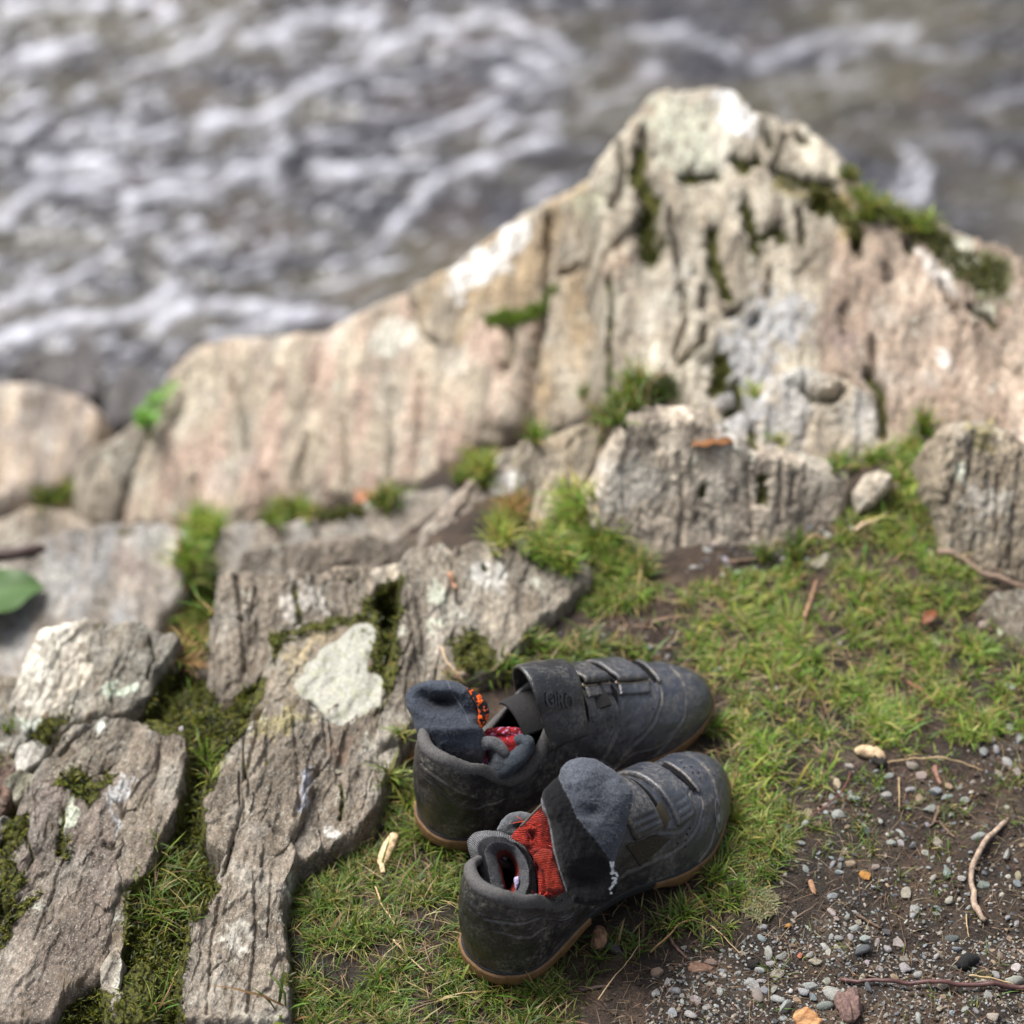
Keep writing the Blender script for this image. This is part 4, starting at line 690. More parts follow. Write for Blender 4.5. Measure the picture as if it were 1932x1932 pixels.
for x, y, w, c, lb in [(842,868,80,'n','brown oval pebble below the left end of the pebble cluster right of the toes'),(995,735,66,'c','cream knobbly stone on top of the pebble cluster right of the toes'),(1078,815,72,'g','largest grey pebble in the cluster right of the toes'),(998,898,82,'g','pale grey pebble lying alone under the cluster right of the toes'),
 (965,785,60,'g',0),(1010,778,56,'g',0),(1055,785,48,'g',0),(940,830,44,'p',0),(975,830,50,'g',0),(1025,830,40,'p',0),(935,872,40,'g',0),(1205,765,56,'g',0),(1360,770,60,'g',0),(1400,805,76,'n','tan pebble beside the row of grey stones below the straw'),(1452,855,86,'g','longish mauve grey pebble touching the forked twig'),
 (1545,798,74,'b','square blue grey pebble below the short dark twig'),(1628,800,68,'g','round grey pebble right of the square blue grey one'),(1545,745,60,'n',0),(1130,975,76,'t','greenish flat pebble standing alone on the bare soil'),(1157,940,40,'p',0),(1240,985,34,'w',0),(1265,975,30,'g',0),(1297,960,34,'g',0),(1320,985,48,'g',0),(1258,1035,62,'g',0),(1310,1025,50,'g',0),(1290,1000,28,'p',0),
 (1370,1030,52,'b',0),(1345,990,22,'d',0),(1438,1055,44,'w',0),(1495,1010,80,'p','beige pebble left of the top of the curved stick'),(1470,1085,30,'g',0),(1558,1098,40,'w',0),(1700,995,84,'g','grey pointed pebble against the curved stick'),(1540,1160,90,'t','large slate green pebble left of the curved stick'),(1612,1185,52,'w','white tooth shaped pebble beside the slate green one'),
 (797,1030,56,'g',0),(950,1035,36,'b',0),(898,1085,30,'b',0),(1032,1078,44,'p',0),(1078,1100,42,'g',0),(960,1110,34,'b',0),(965,1145,50,'g',0),(1010,1125,50,'b',0),(1003,1155,44,'t',0),(1000,1185,44,'b',0),(1050,1145,58,'n','upright tan pebble beside the little blue ones'),(1183,1150,56,'p',0),(1243,1157,36,'b',0),(1132,1198,66,'o','orange brown flat pebble in the middle of the bare soil'),
 (905,1158,26,'d',0),(712,1222,34,'p',0),(730,1180,30,'g',0),(598,1150,56,'w',0),(965,1288,56,'b','smooth blue grey pebble right of the wood chip'),(1080,1310,30,'p',0),(1342,1265,80,'p','beige lumpy pebble in the middle right of the soil'),(1280,1275,36,'d',0),(1415,1250,30,'g',0),(1555,1300,56,'p',0),(1655,1330,36,'w',0),(1765,1150,24,'w',0),(1850,1185,40,'w',0),(1900,1190,56,'n',0),(1915,1045,40,'n',0),
 (1380,1350,84,'g','rounded grey pebble with a small one at its side, right of centre'),(1425,1355,36,'g',0),(775,1368,44,'g',0),(772,1405,40,'p',0),(960,1378,62,'p','beige oval pebble above the gravel patch'),(1078,1370,36,'g',0),(1040,1395,40,'g',0),(1095,1415,40,'p',0),(985,1415,36,'p',0),(1030,1430,36,'p',0),(1140,1435,36,'p',0),(738,1437,42,'o','round bright orange pebble on the soil'),(610,1447,52,'g',0),(610,1495,54,'b',0),(675,1515,26,'b',0),
 (1078,1455,62,'g',0),(1245,1455,60,'d',0),(1340,1400,36,'w',0),(1298,1500,80,'p','pointed beige stone in the gravel with a tiny twig'),(1135,1510,62,'g',0),(960,1480,36,'g',0),(1005,1490,50,'g',0),(1060,1495,44,'g',0),(930,1530,50,'g',0),(1000,1540,52,'g',0),(950,1562,50,'p',0),(1100,1540,36,'g',0),(1195,1515,44,'p',0),(1110,1567,110,'d','long dark grey pebble lying across the gravel'),
 (800,1588,42,'r','brick red pebble in the gravel'),(660,1618,60,'g',0),(715,1590,70,'g',0),(645,1565,80,'g',0),(880,1612,70,'p',0),(855,1580,50,'g',0),(1145,1620,40,'g',0),(1335,1575,50,'p',0),(1490,1575,52,'g',0),(1575,1480,80,'d',0),(1420,1480,40,'w',0),(1330,1632,80,'g','flat grey pebble right of the long dark one'),(1400,1680,62,'g','diamond shaped grey pebble above the long twig'),
 (565,1708,100,'g','wide grey pebble at the left of the gravel patch'),(690,1675,72,'p','beige grey pebble at the top left of the gravel patch'),(610,1690,50,'g',0),(620,1745,56,'b',0),(860,1720,80,'g','dark grey wedge shaped pebble left of the largest one'),(970,1755,120,'g','largest blue grey stone in the gravel at the bottom'),(940,1690,70,'p',0),(1150,1760,70,'d',0),(600,1775,92,'p','beige pebble with a ridge in the gravel, lower left'),
 (868,1790,56,'b',0),(815,1760,70,'g',0),(760,1760,40,'w',0),(700,1800,80,'g',0),(725,1850,100,'g','round pale grey stone near the bottom, with grass at its foot'),(790,1810,46,'n',0),(925,1835,90,'t','mottled green grey stone beside the reddish lump'),(1120,1690,60,'p',0),(1280,1690,52,'n',0),(1530,1730,80,'p',0),(1720,1725,76,'p','beige pebble touching the long twig near the right edge'),(1790,1675,56,'g',0),(1885,1700,90,'g','large pale pebble at the right edge above the twig'),(1895,1640,56,'w',0),
 (1865,1745,40,'b',0),(1745,1800,50,'g',0),(1500,1860,50,'p',0),(1635,1860,50,'g',0),(1690,1870,44,'g',0),(1400,1910,60,'g',0),(1770,1905,70,'p',0),(285,1800,70,'g','dark grey pebble with a sharp edge below the wood fibres'),(335,1830,50,'g',0),(175,1745,70,'g',0),(135,1700,56,'g',0),(88,1645,64,'n',0),(75,1770,72,'g',0),(210,1775,36,'g',0),(165,1885,56,'g',0),(190,1860,36,'n',0),(210,1825,44,'g',0),(260,1885,70,'g',0),
 (355,1700,50,'p',0),(405,1735,60,'g',0),(380,1665,30,'g',0),(420,1655,44,'w',0),(355,1655,30,'g',0),(465,1235,66,'b','slate blue pebble between grass and near toe'),(433,1063,56,'b','light blue grey pebble beside the sole of the near toe'),(493,1075,36,'w',0),(627,963,50,'d',0),(795,930,36,'g',0),(830,938,50,'g',0),(865,800,30,'g',0),(510,795,30,'g',0),(480,1300,36,'g',0),(222,1525,36,'g',0),
 (645,252,34,'c','pinkish small stone in the grass above the toes'),(680,245,36,'g',0),(770,490,40,'d',0),(790,470,30,'g',0),(827,487,44,'w',0),(1237,490,56,'b',0),(1195,490,40,'p',0),(540,60,60,'g',0),(395,140,60,'g',0),(1000,30,56,'p',0),(1485,25,80,'p',0),(1790,565,70,'g',0),(1840,625,76,'g','large grey pebble at the right edge in the grass'),(1905,500,90,'g',0),(1860,455,60,'g',0),(1770,510,60,'g',0),(1900,680,70,'p',0),(1805,680,76,'p',0),(1850,815,32,'w',0),(1560,880,40,'g',0),(1580,915,26,'b',0),
 (1110,715,50,'d',0),(1075,740,34,'d',0),(1245,700,56,'g',0),(1180,680,30,'g',0),(905,705,40,'g',0),(800,720,40,'b',0),(965,690,50,'n',0),(1860,265,80,'g',0),(1420,210,50,'g',0),(720,1890,40,'g',0),(600,1640,56,'g',0),(1210,1650,50,'p',0),(1240,1535,50,'g',0),(1900,1410,44,'g',0),(1810,1580,40,'n',0),(1600,1540,56,'b',0),(1635,1560,36,'g',0)]:
    (X_, Y_), = z3([(x, y)]); pebble(X_, Y_, w * .375 * PX * 1.34, c, label=lb or None)
for x, y, w, c, lb in [(1308,1076,20,'w','bright white pebble on the soil in front of the long boulder'),(1334,1040,22,'g','pale pebble against the foot of the long boulder'),(1365,1086,14,'w',0),(1345,1030,26,'p',0),(1362,1020,20,'n',0),(1330,1062,24,'p',0),(1380,1035,18,'d',0),(1592,966,28,'w','pale grey pebble in the gap beside the small pale knob'),(1575,975,22,'n',0),(1604,1002,18,'p',0),(1628,1012,22,'g',0),(1558,1035,26,'w',0),
   (1602,1032,24,'w',0),(1528,1016,20,'d',0),(1545,1022,16,'p',0),(1720,1040,24,'w',0),(1748,1062,28,'w',0),(1755,1048,20,'g',0),(1890,1200,34,'w','smooth white pebble near the right edge behind the turf'),(1855,1185,34,'p','beige stone left of the smooth white pebble'),(1205,1215,14,'w',0),(1228,1218,16,'g',0),(1260,1230,14,'w',0),(1140,1202,12,'g',0),(1690,948,12,'b',0),(1410,1060,14,'p',0),(1520,870+200,16,'g',0),(1292,1125,26,'p',0),
   (1100,1905,0,'g',0)]:
    if w: pebble(x, y, w * PX * 1.4, c, label=lb or None)
for x, y, w, c, lb in [(636,1457,22,'p','beige pebble perched on the crumbly brown rock'),(696,1164,14,'b','blue pebble in the mossy cleft'),(716,1170,8,'w',0),(350,1672,8,'w','tiny white pebble on moss left of the middle slab'),(400,1660,8,'b','tiny blue grey pebble at the edge of the middle slab'),(370,1570,9,'b','small blue grey pebble in the moss of the gully'),(415,1805,8,'d','tiny dark pebble on the lower middle slab'),(648,1297,10,'n','brown flake on the white lichen crust'),(738,1253,9,'o','tiny orange pebble in the mossy cleft'),
   (430,1385,10,'b','tiny blue pebble in the moss above the gully'),(325,1330,22,'w','white lichen covered pebble in the moss'),(340,1377,20,'w','pale pebble on moss beside the ridge'),(905,1858,12,'t','small teal pebble in the grass below the near heel'),(890,1822,6,'w',0),(1155,1752,0,'g',0),(722,1556,24,'t','grey green pebble beside the seed head'),(800,1210,0,'g',0)]:
    if w: pebble(x, y, w * PX * 1.25, c, label=lb or None, on=w < 30)
o = pebble(1160, 1782, .021, 'd', .7, -.6, 'dark flat stone beside the bark piece under the near shoe', 2)
# smaller gravel: the larger ones one by one, the rest as one mass
GZ = [([(1330,1790),(1420,1760),(1560,1730),(1640,1720),(1700,1790),(1760,1770),(1932,1760),(1960,1960),(1200,1960),(1250,1850)], 2.7), ([(1560,1690),(1700,1640),(1960,1600),(1960,1780),(1600,1780)], .8), ([(1480,1500),(1650,1440),(1960,1380),(1960,1640),(1600,1690),(1480,1640)], .24), ([(1210,1830),(1330,1760),(1330,1900),(1220,1932)], .35), ([(1280,1080),(1400,1030),(1500,1000),(1560,960),(1700,1000),(1560,1060),(1400,1090)], .35), ([(1540,1490),(1640,1490),(1640,1560),(1540,1560)], .8), ([(1850,1370),(1960,1340),(1960,1500),(1850,1480)], .6), ([(1000,1200),(1250,1160),(1290,1230),(1000,1240)], .2)]
rest = []; many = 0
for pl, dn in GZ[1:] + GZ[:1]:                          # the sparse areas first
    a = A(pl); w_ = pt(a[:, 0], a[:, 1], 0); ar = abs(np.sum(w_[:, 0] * np.roll(w_[:, 1], 1) - np.roll(w_[:, 0], 1) * w_[:, 1])) / 2
    for p in world_scatter(pl, int(ar * 46000 * dn)):
        s_ = .0015 * (1 + rng.pareto(2.1) * .95); s_ = min(s_, .0078)
        if s_ > .0019 and any((p[0] - q[0]) ** 2 + (p[1] - q[1]) ** 2 < (s_ + q[2]) ** 2 * .8 for q in placed): continue
        if s_ > .0043 and many < 140:
            X_, Y_ = proj(p); pebble(float(X_), float(Y_), 2 * s_, rng.choice(list('ggggbbppnwtd'))); many += 1
        else:
            rest.append((p, min(s_, .0043)));
            if s_ > .0019: placed.append((p[0], p[1], s_))
V0, F0 = ico(1, 3); hp = Heap(); keys = 'ggggggggbbbppppnnnttddddwoo'[:25]
for p, s_ in rest:
    a = rng.uniform(0, 6.28); ca, sa = math.cos(a), math.sin(a); V = V0 * s_ * A((1, rng.uniform(.7, 1), .8)); V = V @ A([[ca, sa, 0], [-sa, ca, 0], [0, 0, 1]])
    hp.add(V + p + A((0, 0, s_ * .3)), F0, np.tile(A(CL[rng.choice(list(keys))]) * rng.uniform(.4, .9), (len(V0), 1)))
gv = hp.build('gravel', MV, smooth=False); tag(gv, 'fine grey gravel strewn over the bare soil at the lower right', 'gravel', kind='stuff'); print('gravel', len(rest), 'placed', len(placed))
# soil crumbs and bits of dead root
hp = Heap(); V0, F0 = ico(1, 8, 1, .6)
for pl, n in [([(1000,1960),(1080,1800),(1300,1640),(1500,1460),(1960,1380),(1960,1960)], 5200), ([(990,1250),(1100,1160),(1300,1080),(1560,960),(1720,960),(1560,1070),(1300,1130),(1260,1240)], 1500), ([(480,1960),(760,1540),(1000,1850),(1000,1960)], 1500), ([(1300,1120),(1932,1120),(1932,1400),(1350,1500)], 1400)]:
    for p in world_scatter(pl, n):
        s_ = .0009 * (1 + rng.pareto(3)); s_ = min(s_, .004); c = A((.045,.032,.022)) * rng.uniform(.4, 2.2); hp.add(V0 * s_ * rng.uniform(.6, 1.2, 3) + p, F0, np.tile(c, (len(V0), 1)))
cr = hp.build('soil_crumbs', MV); tag(cr, 'crumbs of dark soil loose on the ground', 'soil', kind='stuff')
hp = Heap(); P = world_scatter([(1100,1960),(1250,1740),(1500,1500),(1960,1400),(1960,1960)], 1500); hp.add(*blades(P, np.tile(A((0, 0, 1.)), (len(P), 1)), .012, .0006, [((.16,.10,.06), .6), ((.30,.22,.14), .4)], 2.2, seed=901))
P = world_scatter([(480,1960),(760,1540),(1000,1850),(1300,1700),(1960,1100),(1300,1100),(1000,1240),(1100,1960)], 1200); hp.add(*blades(P, np.tile(A((0, 0, 1.)), (len(P), 1)), .024, .0009, [((.40,.30,.17), .6), ((.25,.16,.09), .4)], 2.2, seed=902))
lt_ = hp.build('plant_litter', MG); tag(lt_, 'dead roots and straw bits strewn over soil and turf', 'litter', kind='stuff')
# dried lichen scraps on the soil
for (x, y), r_, lb in [((1478,1598),17,'grey green lichen scrap on the soil, the smaller one nearer the toes'), ((1432,1708),30,'wide olive lichen scrap pressed into the soil')]:
    hp = Heap(); q = rng.normal(0, .42, (420, 2)) * r_ * 1.2 + (x, y); q = q[np.hypot(q[:, 0] - x, (q[:, 1] - y) * 1.2) < r_ * 1.25]; P = pt(q[:, 0], q[:, 1], 0); P[:, 2] = zter(P[:, 0], P[:, 1]) + .001
    P = np.repeat(P, 4, 0) + rng.normal(0, .0012, (len(P) * 4, 3)) * A((1, 1, .4)); hp.add(*blades(P, np.tile(A((0, 0, 1.)), (len(P), 1)), .0045, .0016, [((.16,.15,.07), .6), ((.24,.22,.12), .4)], 1.8, seed=77)); o = hp.build('lichen_scrap', MG); tag(o, lb, 'lichen')

# ---------------------------------------------------------------- the white crust on the tan rock
def crust(label, poly, col, th=.0014, n=260, m=46, seed=3):
    P = resample(A(poly), n); cc = P.mean(0); pn = np.roll(P, -1, 0) - np.roll(P, 1, 0); pn = np.stack([pn[:, 1], -pn[:, 0]], 1); pn /= np.linalg.norm(pn, axis=1)[:, None] + 1e-9
    P = P + pn * (4.2 * fbm(P[:, 0] * .10, P[:, 1] * .10, seed, 5, seed, .62))[:, None]; r = np.linspace(0, 1, m) ** .8
    Q = cc + (P[None] - cc) * r[:, None, None]; V = np.zeros(Q.shape[:2] + (3,)); V[:] = np.nan
    for i in range(m):
        for j in range(n):
            p, nn, nm = hit(*Q[i, j]); V[i, j] = p + nn * (th * (1 if i < m - 1 else -.6))
    Vs = V.copy()
    for _ in range(14): Vs[1:-1] = (Vs[:-2] + 2 * Vs[1:-1] + Vs[2:]) / 4; Vs = (np.roll(Vs, 1, 1) + 2 * Vs + np.roll(Vs, -1, 1)) / 4
    V = Vs * .75 + V * .25; V[..., 2] += .0012 * np.linspace(1, 0, m)[:, None] ** .5; f = fbm(Q[..., 0] * .05, Q[..., 1] * .05, 1, 4, seed); V[..., 2] += .0002 * f
    k = sstep(-.1, .6, f)[..., None]; c = A(col) * (1 - .5 * k) + .5 * k * A((.31, .31, .20)); k3 = sstep(.25, .6, fbm(Q[..., 0] * .16, Q[..., 1] * .16, 5, 3, 8))[..., None]; c = c * (1 - .4 * k3) + .4 * k3 * A((.20, .19, .15)); rim = sstep(.86, .97, r)[:, None, None]; c = c * (1 - .1 * rim)
    return mesh('lichen_crust', V.reshape(-1, 3), gridF(m, n, True), MCR, col=c.reshape(-1, 3)), label
MCR = vc_mat('lichen_crust', .9, .2, 260, .28, .002)
lo_, lb_ = crust('large white lichen crust spread over the tan rock behind the far heel', z2([(1545,180),(1600,125),(1660,118),(1700,130),(1705,185),(1690,230),(1672,290),(1662,345),(1715,345),(1738,372),(1735,410),(1745,440),(1730,480),(1690,520),(1650,530),(1610,560),(1570,590),(1530,580),(1480,560),(1465,530),(1420,515),(1400,490),(1360,460),(1345,420),(1325,400),(1335,375),(1375,350),(1370,315),(1390,290),(1430,280),(1450,225),(1490,205),(1520,200)]), (.36,.35,.30), .0007)
tag(lo_, lb_, 'lichen')

# ---------------------------------------------------------------- twigs, straws, leaves
def path_on(pts, h0=.0, lift=0., k=30):
    q = resample(A(pts), k, False); q = np.array([q[0]] + [(q[i - 1] + 2 * q[i] + q[i + 1]) / 4 for i in range(1, k - 1)] + [q[-1]]); P = pt(q[:, 0], q[:, 1], 0); P[:, 2] = zter(P[:, 0], P[:, 1]) + h0 + lift * np.sin(np.linspace(0, np.pi, k)); return P
def twig(label, pts, rad, mat, cat='twig', name='twig', h=.002, lift=0., taper=.6, side=(), wob=.35, hits_=False, k=34):
    if hits_:
        q = resample(A(pts), k, False); P = A([hit(*a)[0] for a in q]); P[:, 2] += h
    else: P = path_on(pts, h, lift, k)
    kk = len(P); P = P + .0006 * np.stack([fbm(P[:, 0] * 120, P[:, 1] * 120, s_, 2, 5) for s_ in (1, 2, 3)], 1) * (rad > .0009)
    parts = [tube(P, rad * np.linspace(1, taper, kk), 8, wob, len(label))]
    for t, dx, dy, l in side:
        i = int(t * (kk - 1)); e = P[i] + A((dx, dy, .3)) * l; parts.append(tube(np.linspace(P[i], e, 6), np.linspace(rad * .6, rad * .3, 6), 6))
    V, F = join(parts); o = mesh(name, V, F, mat); tag(o, label, cat); return o
twig('curved pale barked stick standing out on the bare soil at the right', z3([(1842,905),(1800,960),(1740,1030),(1700,1090),(1665,1160),(1660,1210),(1680,1280),(1680,1330),(1700,1380),(1740,1405)]), .0024, plain('pale_bark', (.30,.22,.16), .75, 200, .55, .0012), lift=.006, taper=1.25, side=[(.0, .5, .6, .004), (.55, 1, 0, .004)])
twig('long dark reddish twig across the gravel at the bottom right', z3([(1005,1698),(1060,1710),(1160,1728),(1260,1738),(1400,1745),(1600,1750),(1750,1752),(1980,1740)]), .0018, plain('red_bark', (.085,.040,.035), .5, 150, .4, .0005), lift=.004, h=.004, taper=1.3, wob=.15)
twig('short forked twig with a pale end beside the mauve pebble', z3([(1500,850),(1490,890),(1470,930),(1455,945)]), .0017, MWOOD, side=[(.7, .8, -.2, .006)])
twig('short straight twig right of the forked one', z3([(1500,915),(1540,955),(1580,995)]), .0016, MWOOD)
twig('stubby reddish twig pointing down from the pale chip', z3([(1478,650),(1490,700),(1510,745)]), .0026, plain('stub_bark', (.19,.10,.07), .8, 160, .5))
twig('thin red stem lying over the pebble cluster right of the toes', z3([(1052,690),(1040,750),(1000,820),(930,868),(845,908)]), .0008, plain('red_stem', (.13,.045,.035), .6, 120, .3), lift=.008, h=.004)
twig('long straw running right from the bark chip', z3([(1235,640),(1350,630),(1500,622),(1600,640),(1720,670)]), .0008, MDRY, cat='straw', name='straw', lift=.006)
twig('upright thin straw above the tan pebble', z3([(1298,715),(1300,800),(1298,885)]), .0007, MDRY, cat='straw', name='straw', h=.004)
twig('brown twig under the near shoe sole, the right of two', z3([(248,1250),(270,1310),(280,1400),(300,1440),(312,1480)]), .0016, MWOOD)
twig('brown twig in front of the near shoe, the left of two', z3([(122,1410),(150,1470),(190,1530),(235,1580)]), .0018, plain('brown_bark', (.12,.07,.055), .8, 160, .5))
twig('bent reddish straw arching over the left brown twig', z3([(50,1545),(130,1510),(190,1455),(260,1420),(330,1420),(345,1430)]), .0009, plain('red_straw', (.30,.17,.08), .6, 100, .3), cat='straw', name='straw', lift=.012)
twig('straight pale straw right of the two brown twigs', z3([(325,1398),(400,1460),(505,1558)]), .0007, MDRY, cat='straw', name='straw', lift=.003)
twig('thin straw slanting up from the bottom edge near the dark twig', [(1128,1895),(1160,1850),(1205,1785)], .0006, MDRY, cat='straw', name='straw', h=.008)
twig('dark brown stick lying in the soil below the near shoe', [(1092,1858),(1120,1862),(1150,1862)], .0022, plain('wet_bark', (.075,.05,.04), .7, 120, .5))
twig('pale straw crossing the turf at the lower left', z2([(1700,1310),(1725,1400),(1790,1500)]), .0009, MDRY, cat='straw', name='straw', h=.006)
twig('long pale straw in the turf near the bottom', z2([(1785,1580),(1850,1660),(1925,1725)]), .0009, MDRY, cat='straw', name='straw', h=.008)
twig('thin brown stem lying beside the seed head', z2([(1690,940),(1780,945),(1850,975),(1915,1003)]), .0009, MWOOD, name='stem', cat='stem', h=.006)
twig('slender straw crossing the crumbly rock above the seed head', z2([(1525,1165),(1580,1110),(1640,1080),(1690,1060)]), .0006, MDRY, cat='straw', name='straw', h=.008)
twig('bare stick lying at the right edge of the turf', [(1765,1065),(1810,1080),(1850,1098),(1900,1108),(1960,1122)], .0030, plain('greyed_wood', (.26,.18,.13), .8, 140, .45, .001), h=.008, side=[(.3, -.6, .8, .008)])
twig('brown stick on the soil under the long boulder', [(1375,1068),(1410,1064),(1450,1058)], .0028, MWOOD, h=.003)
twig('short reddish stick beside the pale knob of stone', [(1512,1035),(1535,1040),(1560,1048)], .0028, plain('red_wood', (.22,.12,.09), .8, 140, .4), h=.003)
twig('pale stick leaning up the turf behind', [(1610,1042),(1640,1028),(1672,1008)], .0024, MPALE, h=.008, lift=.004)
twig('straight brown splinter standing in the middle of the turf', [(1516,1180),(1525,1155),(1538,1115)], .0022, plain('splinter', (.28,.16,.09), .8, 140, .4), h=.012)
twig('reddish stick in the turf at the far right', [(1712,1290),(1735,1305),(1760,1330)], .0016, plain('rust_twig', (.2,.09,.05), .8, 140, .4), h=.008)
twig('thin dark twig lying in the gravel under the two orange stones', z3([(1085,1388),(1140,1410),(1205,1440)]), .0017, MWOOD)
twig('short straw in the gravel above the long twig', z3([(1655,1692),(1760,1705),(1880,1730)]), .0008, MDRY, cat='straw', name='straw', h=.006)
twig('tiny straw beside the lower end of the curved stick', z3([(1640,1385),(1642,1430),(1655,1485)]), .0007, MDRY, cat='straw', name='straw', h=.004)
twig('straw leaning against the back of the far shoe rock', [(833,1225),(840,1250),(868,1283)], .0011, MPALE, cat='straw', name='straw', h=.004, hits_=True, k=8)
twig('orange brown twig stuck in the rock behind', [(848,1085),(856,1105),(862,1115)], .0032, plain('orange_wood', (.36,.20,.12), .75, 140, .4), h=.003, hits_=True, k=8)
twig('dark stick poking over the slab at the left edge', [(-60,1058),(0,1052),(60,1043),(84,1036)], .0075, MBARK, h=.004, hits_=True, k=10, wob=.2)
twig('purplish fallen stalk on the moss of the gully', z2([(880,685),(900,630),(915,590)]), .0018, plain('mauve_stalk', (.20,.13,.13), .7, 120, .3), h=.002, hits_=True, k=8)
def chunk(label, pts, w, h, mat, name, cat, z0=.003, seed=1, prof=None, n=26):
    q = resample(A(pts), n, False); P = pt(q[:, 0], q[:, 1], 0); P[:, 2] = zter(P[:, 0], P[:, 1]) + z0; t = np.linspace(0, 1, n); r = w * (np.interp(t, *prof) if prof else np.sqrt(np.clip(1 - (2 * t - 1) ** 4, .02, 1)))
    T = P[-1] - P[0]; T /= np.linalg.norm(T); B = np.cross(T, A((0, 0, 1))); th = np.arange(14) / 14 * 2 * np.pi
    V = P[:, None] + (r[:, None] * np.cos(th))[..., None] * B + (r[:, None] * h / w * np.sin(th))[..., None] * A((0, 0, 1)); V = V * 1.0 + (w * .3 * fbm(V[..., 0] * 160, V[..., 1] * 160, V[..., 2] * 160, 3, seed))[..., None] * A((.3, .3, 1))
    V = V.reshape(-1, 3); V = np.vstack([V, P[:1], P[-1:]]); j = np.arange(14); F = [gridF(n, 14, True), np.stack([(j + 1) % 14, j, np.full(14, n * 14)], 1), np.stack([(n - 1) * 14 + j, (n - 1) * 14 + (j + 1) % 14, np.full(14, n * 14 + 1)], 1)]
    o = mesh(name, V, F, mat); tag(o, label, cat); return o
chunk('pale papery seed head lying in the grass left of the shoes', z2([(1790,1045),(1775,1075),(1750,1120),(1725,1180),(1735,1235)]), .0062, .004, plain('papery', (.62,.44,.26), .7, 160, .35, .002, stretch=(1, 1, 3)), 'seed_head', 'seed head', .009, 4, ([0, .08, .3, .6, .8, 1], [.3, .75, 1., .9, .4, .35]))
chunk('bark chip with a pale top at the edge of the turf', z3([(1075,575),(1130,590),(1180,610),(1225,640)]), .0065, .005, plain('bark_chip', (.42,.30,.18), .8, 120, .6, .002), 'bark_chip', 'bark', .006, 5)
chunk('charred end lying against the bark chip', z3([(1160,630),(1200,650),(1240,665)]), .0045, .004, plain('charred', (.02,.016,.014), .9, 120, .5, .002), 'charred_wood', 'wood', .004, 6)
chunk('small reddish wood chip in the middle of the soil', z3([(850,1218),(865,1245),(880,1275)]), .0026, .002, plain('red_chip', (.33,.18,.10), .8, 160, .4), 'wood_chip', 'wood chip', .002, 7)
chunk('splintered orange wood piece at the bottom edge', z3([(780,1870),(830,1900),(900,1950)]), .0095, .005, plain('orange_chip', (.42,.21,.09), .75, 90, .6, .003, stretch=(1, 4, 1)), 'wood_piece', 'wood', .004, 8)
chunk('crumbly reddish brown rock lump in the gravel at the bottom', z3([(985,1830),(1040,1850),(1110,1815)]), .0165, .008, plain('red_rock', (.16,.10,.085), .9, 300, .5, .003), 'rock_lump', 'stone', .002, 9)
chunk('flat brown stone sunk in the soil right of the near shoe', z3([(240,1618),(300,1612),(370,1595)]), .0062, .0028, plain('flat_brown', (.19,.11,.075), .85, 200, .3), 'flat_stone', 'stone', .0, 10)
chunk('black lump of charcoal near the right edge of the gravel', z3([(1600,1640),(1640,1610),(1700,1590)]), .0060, .006, plain('charcoal', (.01,.01,.01), .9, 200, .3, .002), 'charcoal', 'charcoal', .003, 11)
chunk('small black clod left of the red pebble', z3([(540,1600),(570,1612),(600,1610)]), .0050, .004, plain('clod', (.014,.011,.009), .95, 200, .3, .002), 'clod', 'soil clod', .002, 12)
chunk('torn bark piece standing by the arch of the near shoe', z1([(1150,1540),(1150,1590),(1130,1660)]), .0070, .006, plain('torn_bark', (.20,.11,.06), .85, 110, .7, .003, stretch=(3, 1, 1)), 'bark_piece', 'bark', .010, 13)
# the broad green leaf, the fern and the brown leaves
def leaf(name, label, cpx, cpy, L, w, az, col, dz=0, tilt=.3, cat='leaf', lobes=0):
    p, n, _ = hit(cpx, cpy); p = p + A((0, 0, dz)); n1, m1_ = 22, 12; t = np.linspace(0, 1, n1)[:, None]; s_ = np.linspace(-1, 1, m1_)[None]
    wd = w * np.sin(np.pi * t ** .8) ** .7 * (1 + lobes * .3 * np.sin(t * 22)); x = (t - .5) * L + 0 * s_; y = wd * s_; z = .12 * L * np.abs(s_) * wd / w * .6 + tilt * x - .4 * (t - .5) ** 2 * L + .03 * L * np.sin(t * 16) * s_ ** 2
    ca, sa = math.cos(az), math.sin(az); V = np.stack([p[0] + x * ca - y * sa, p[1] + x * sa + y * ca, p[2] + z], -1)
    V2 = V - A((0, 0, .0006)); k = np.exp(-(s_ / .1) ** 2) + .0 * t; cc = A(col) * (1 + .5 * k[..., None]); F = gridF(n1, m1_)
    o = mesh(name, np.vstack([V.reshape(-1, 3), V2.reshape(-1, 3)]), np.vstack([F, F[:, ::-1] + n1 * m1_]), MG, col=np.vstack([cc.reshape(-1, 3)] * 2)); tag(o, label, cat); return o
leaf('broad_leaf', 'broad pale green leaf hanging over the slab at the left edge', -20, 1150, .13, .044, .35, (.085,.15,.05), .02, .1)
leaf('brown_leaf', 'withered reddish leaf caught on top of the long boulder', 1345, 838, .045, .009, .1, (.25,.11,.04), .004, .0)
leaf('brown_leaf', 'dry orange brown leaf at the foot of the pink slab', 695, 938, .035, .014, .6, (.36,.13,.05), .008, .2)
leaf('brown_leaf', 'small russet leaf lying in the turf at the right', 1752, 1478 - 300, .022, .006, .8, (.2,.07,.03), .012, .1)
hp = Heap()
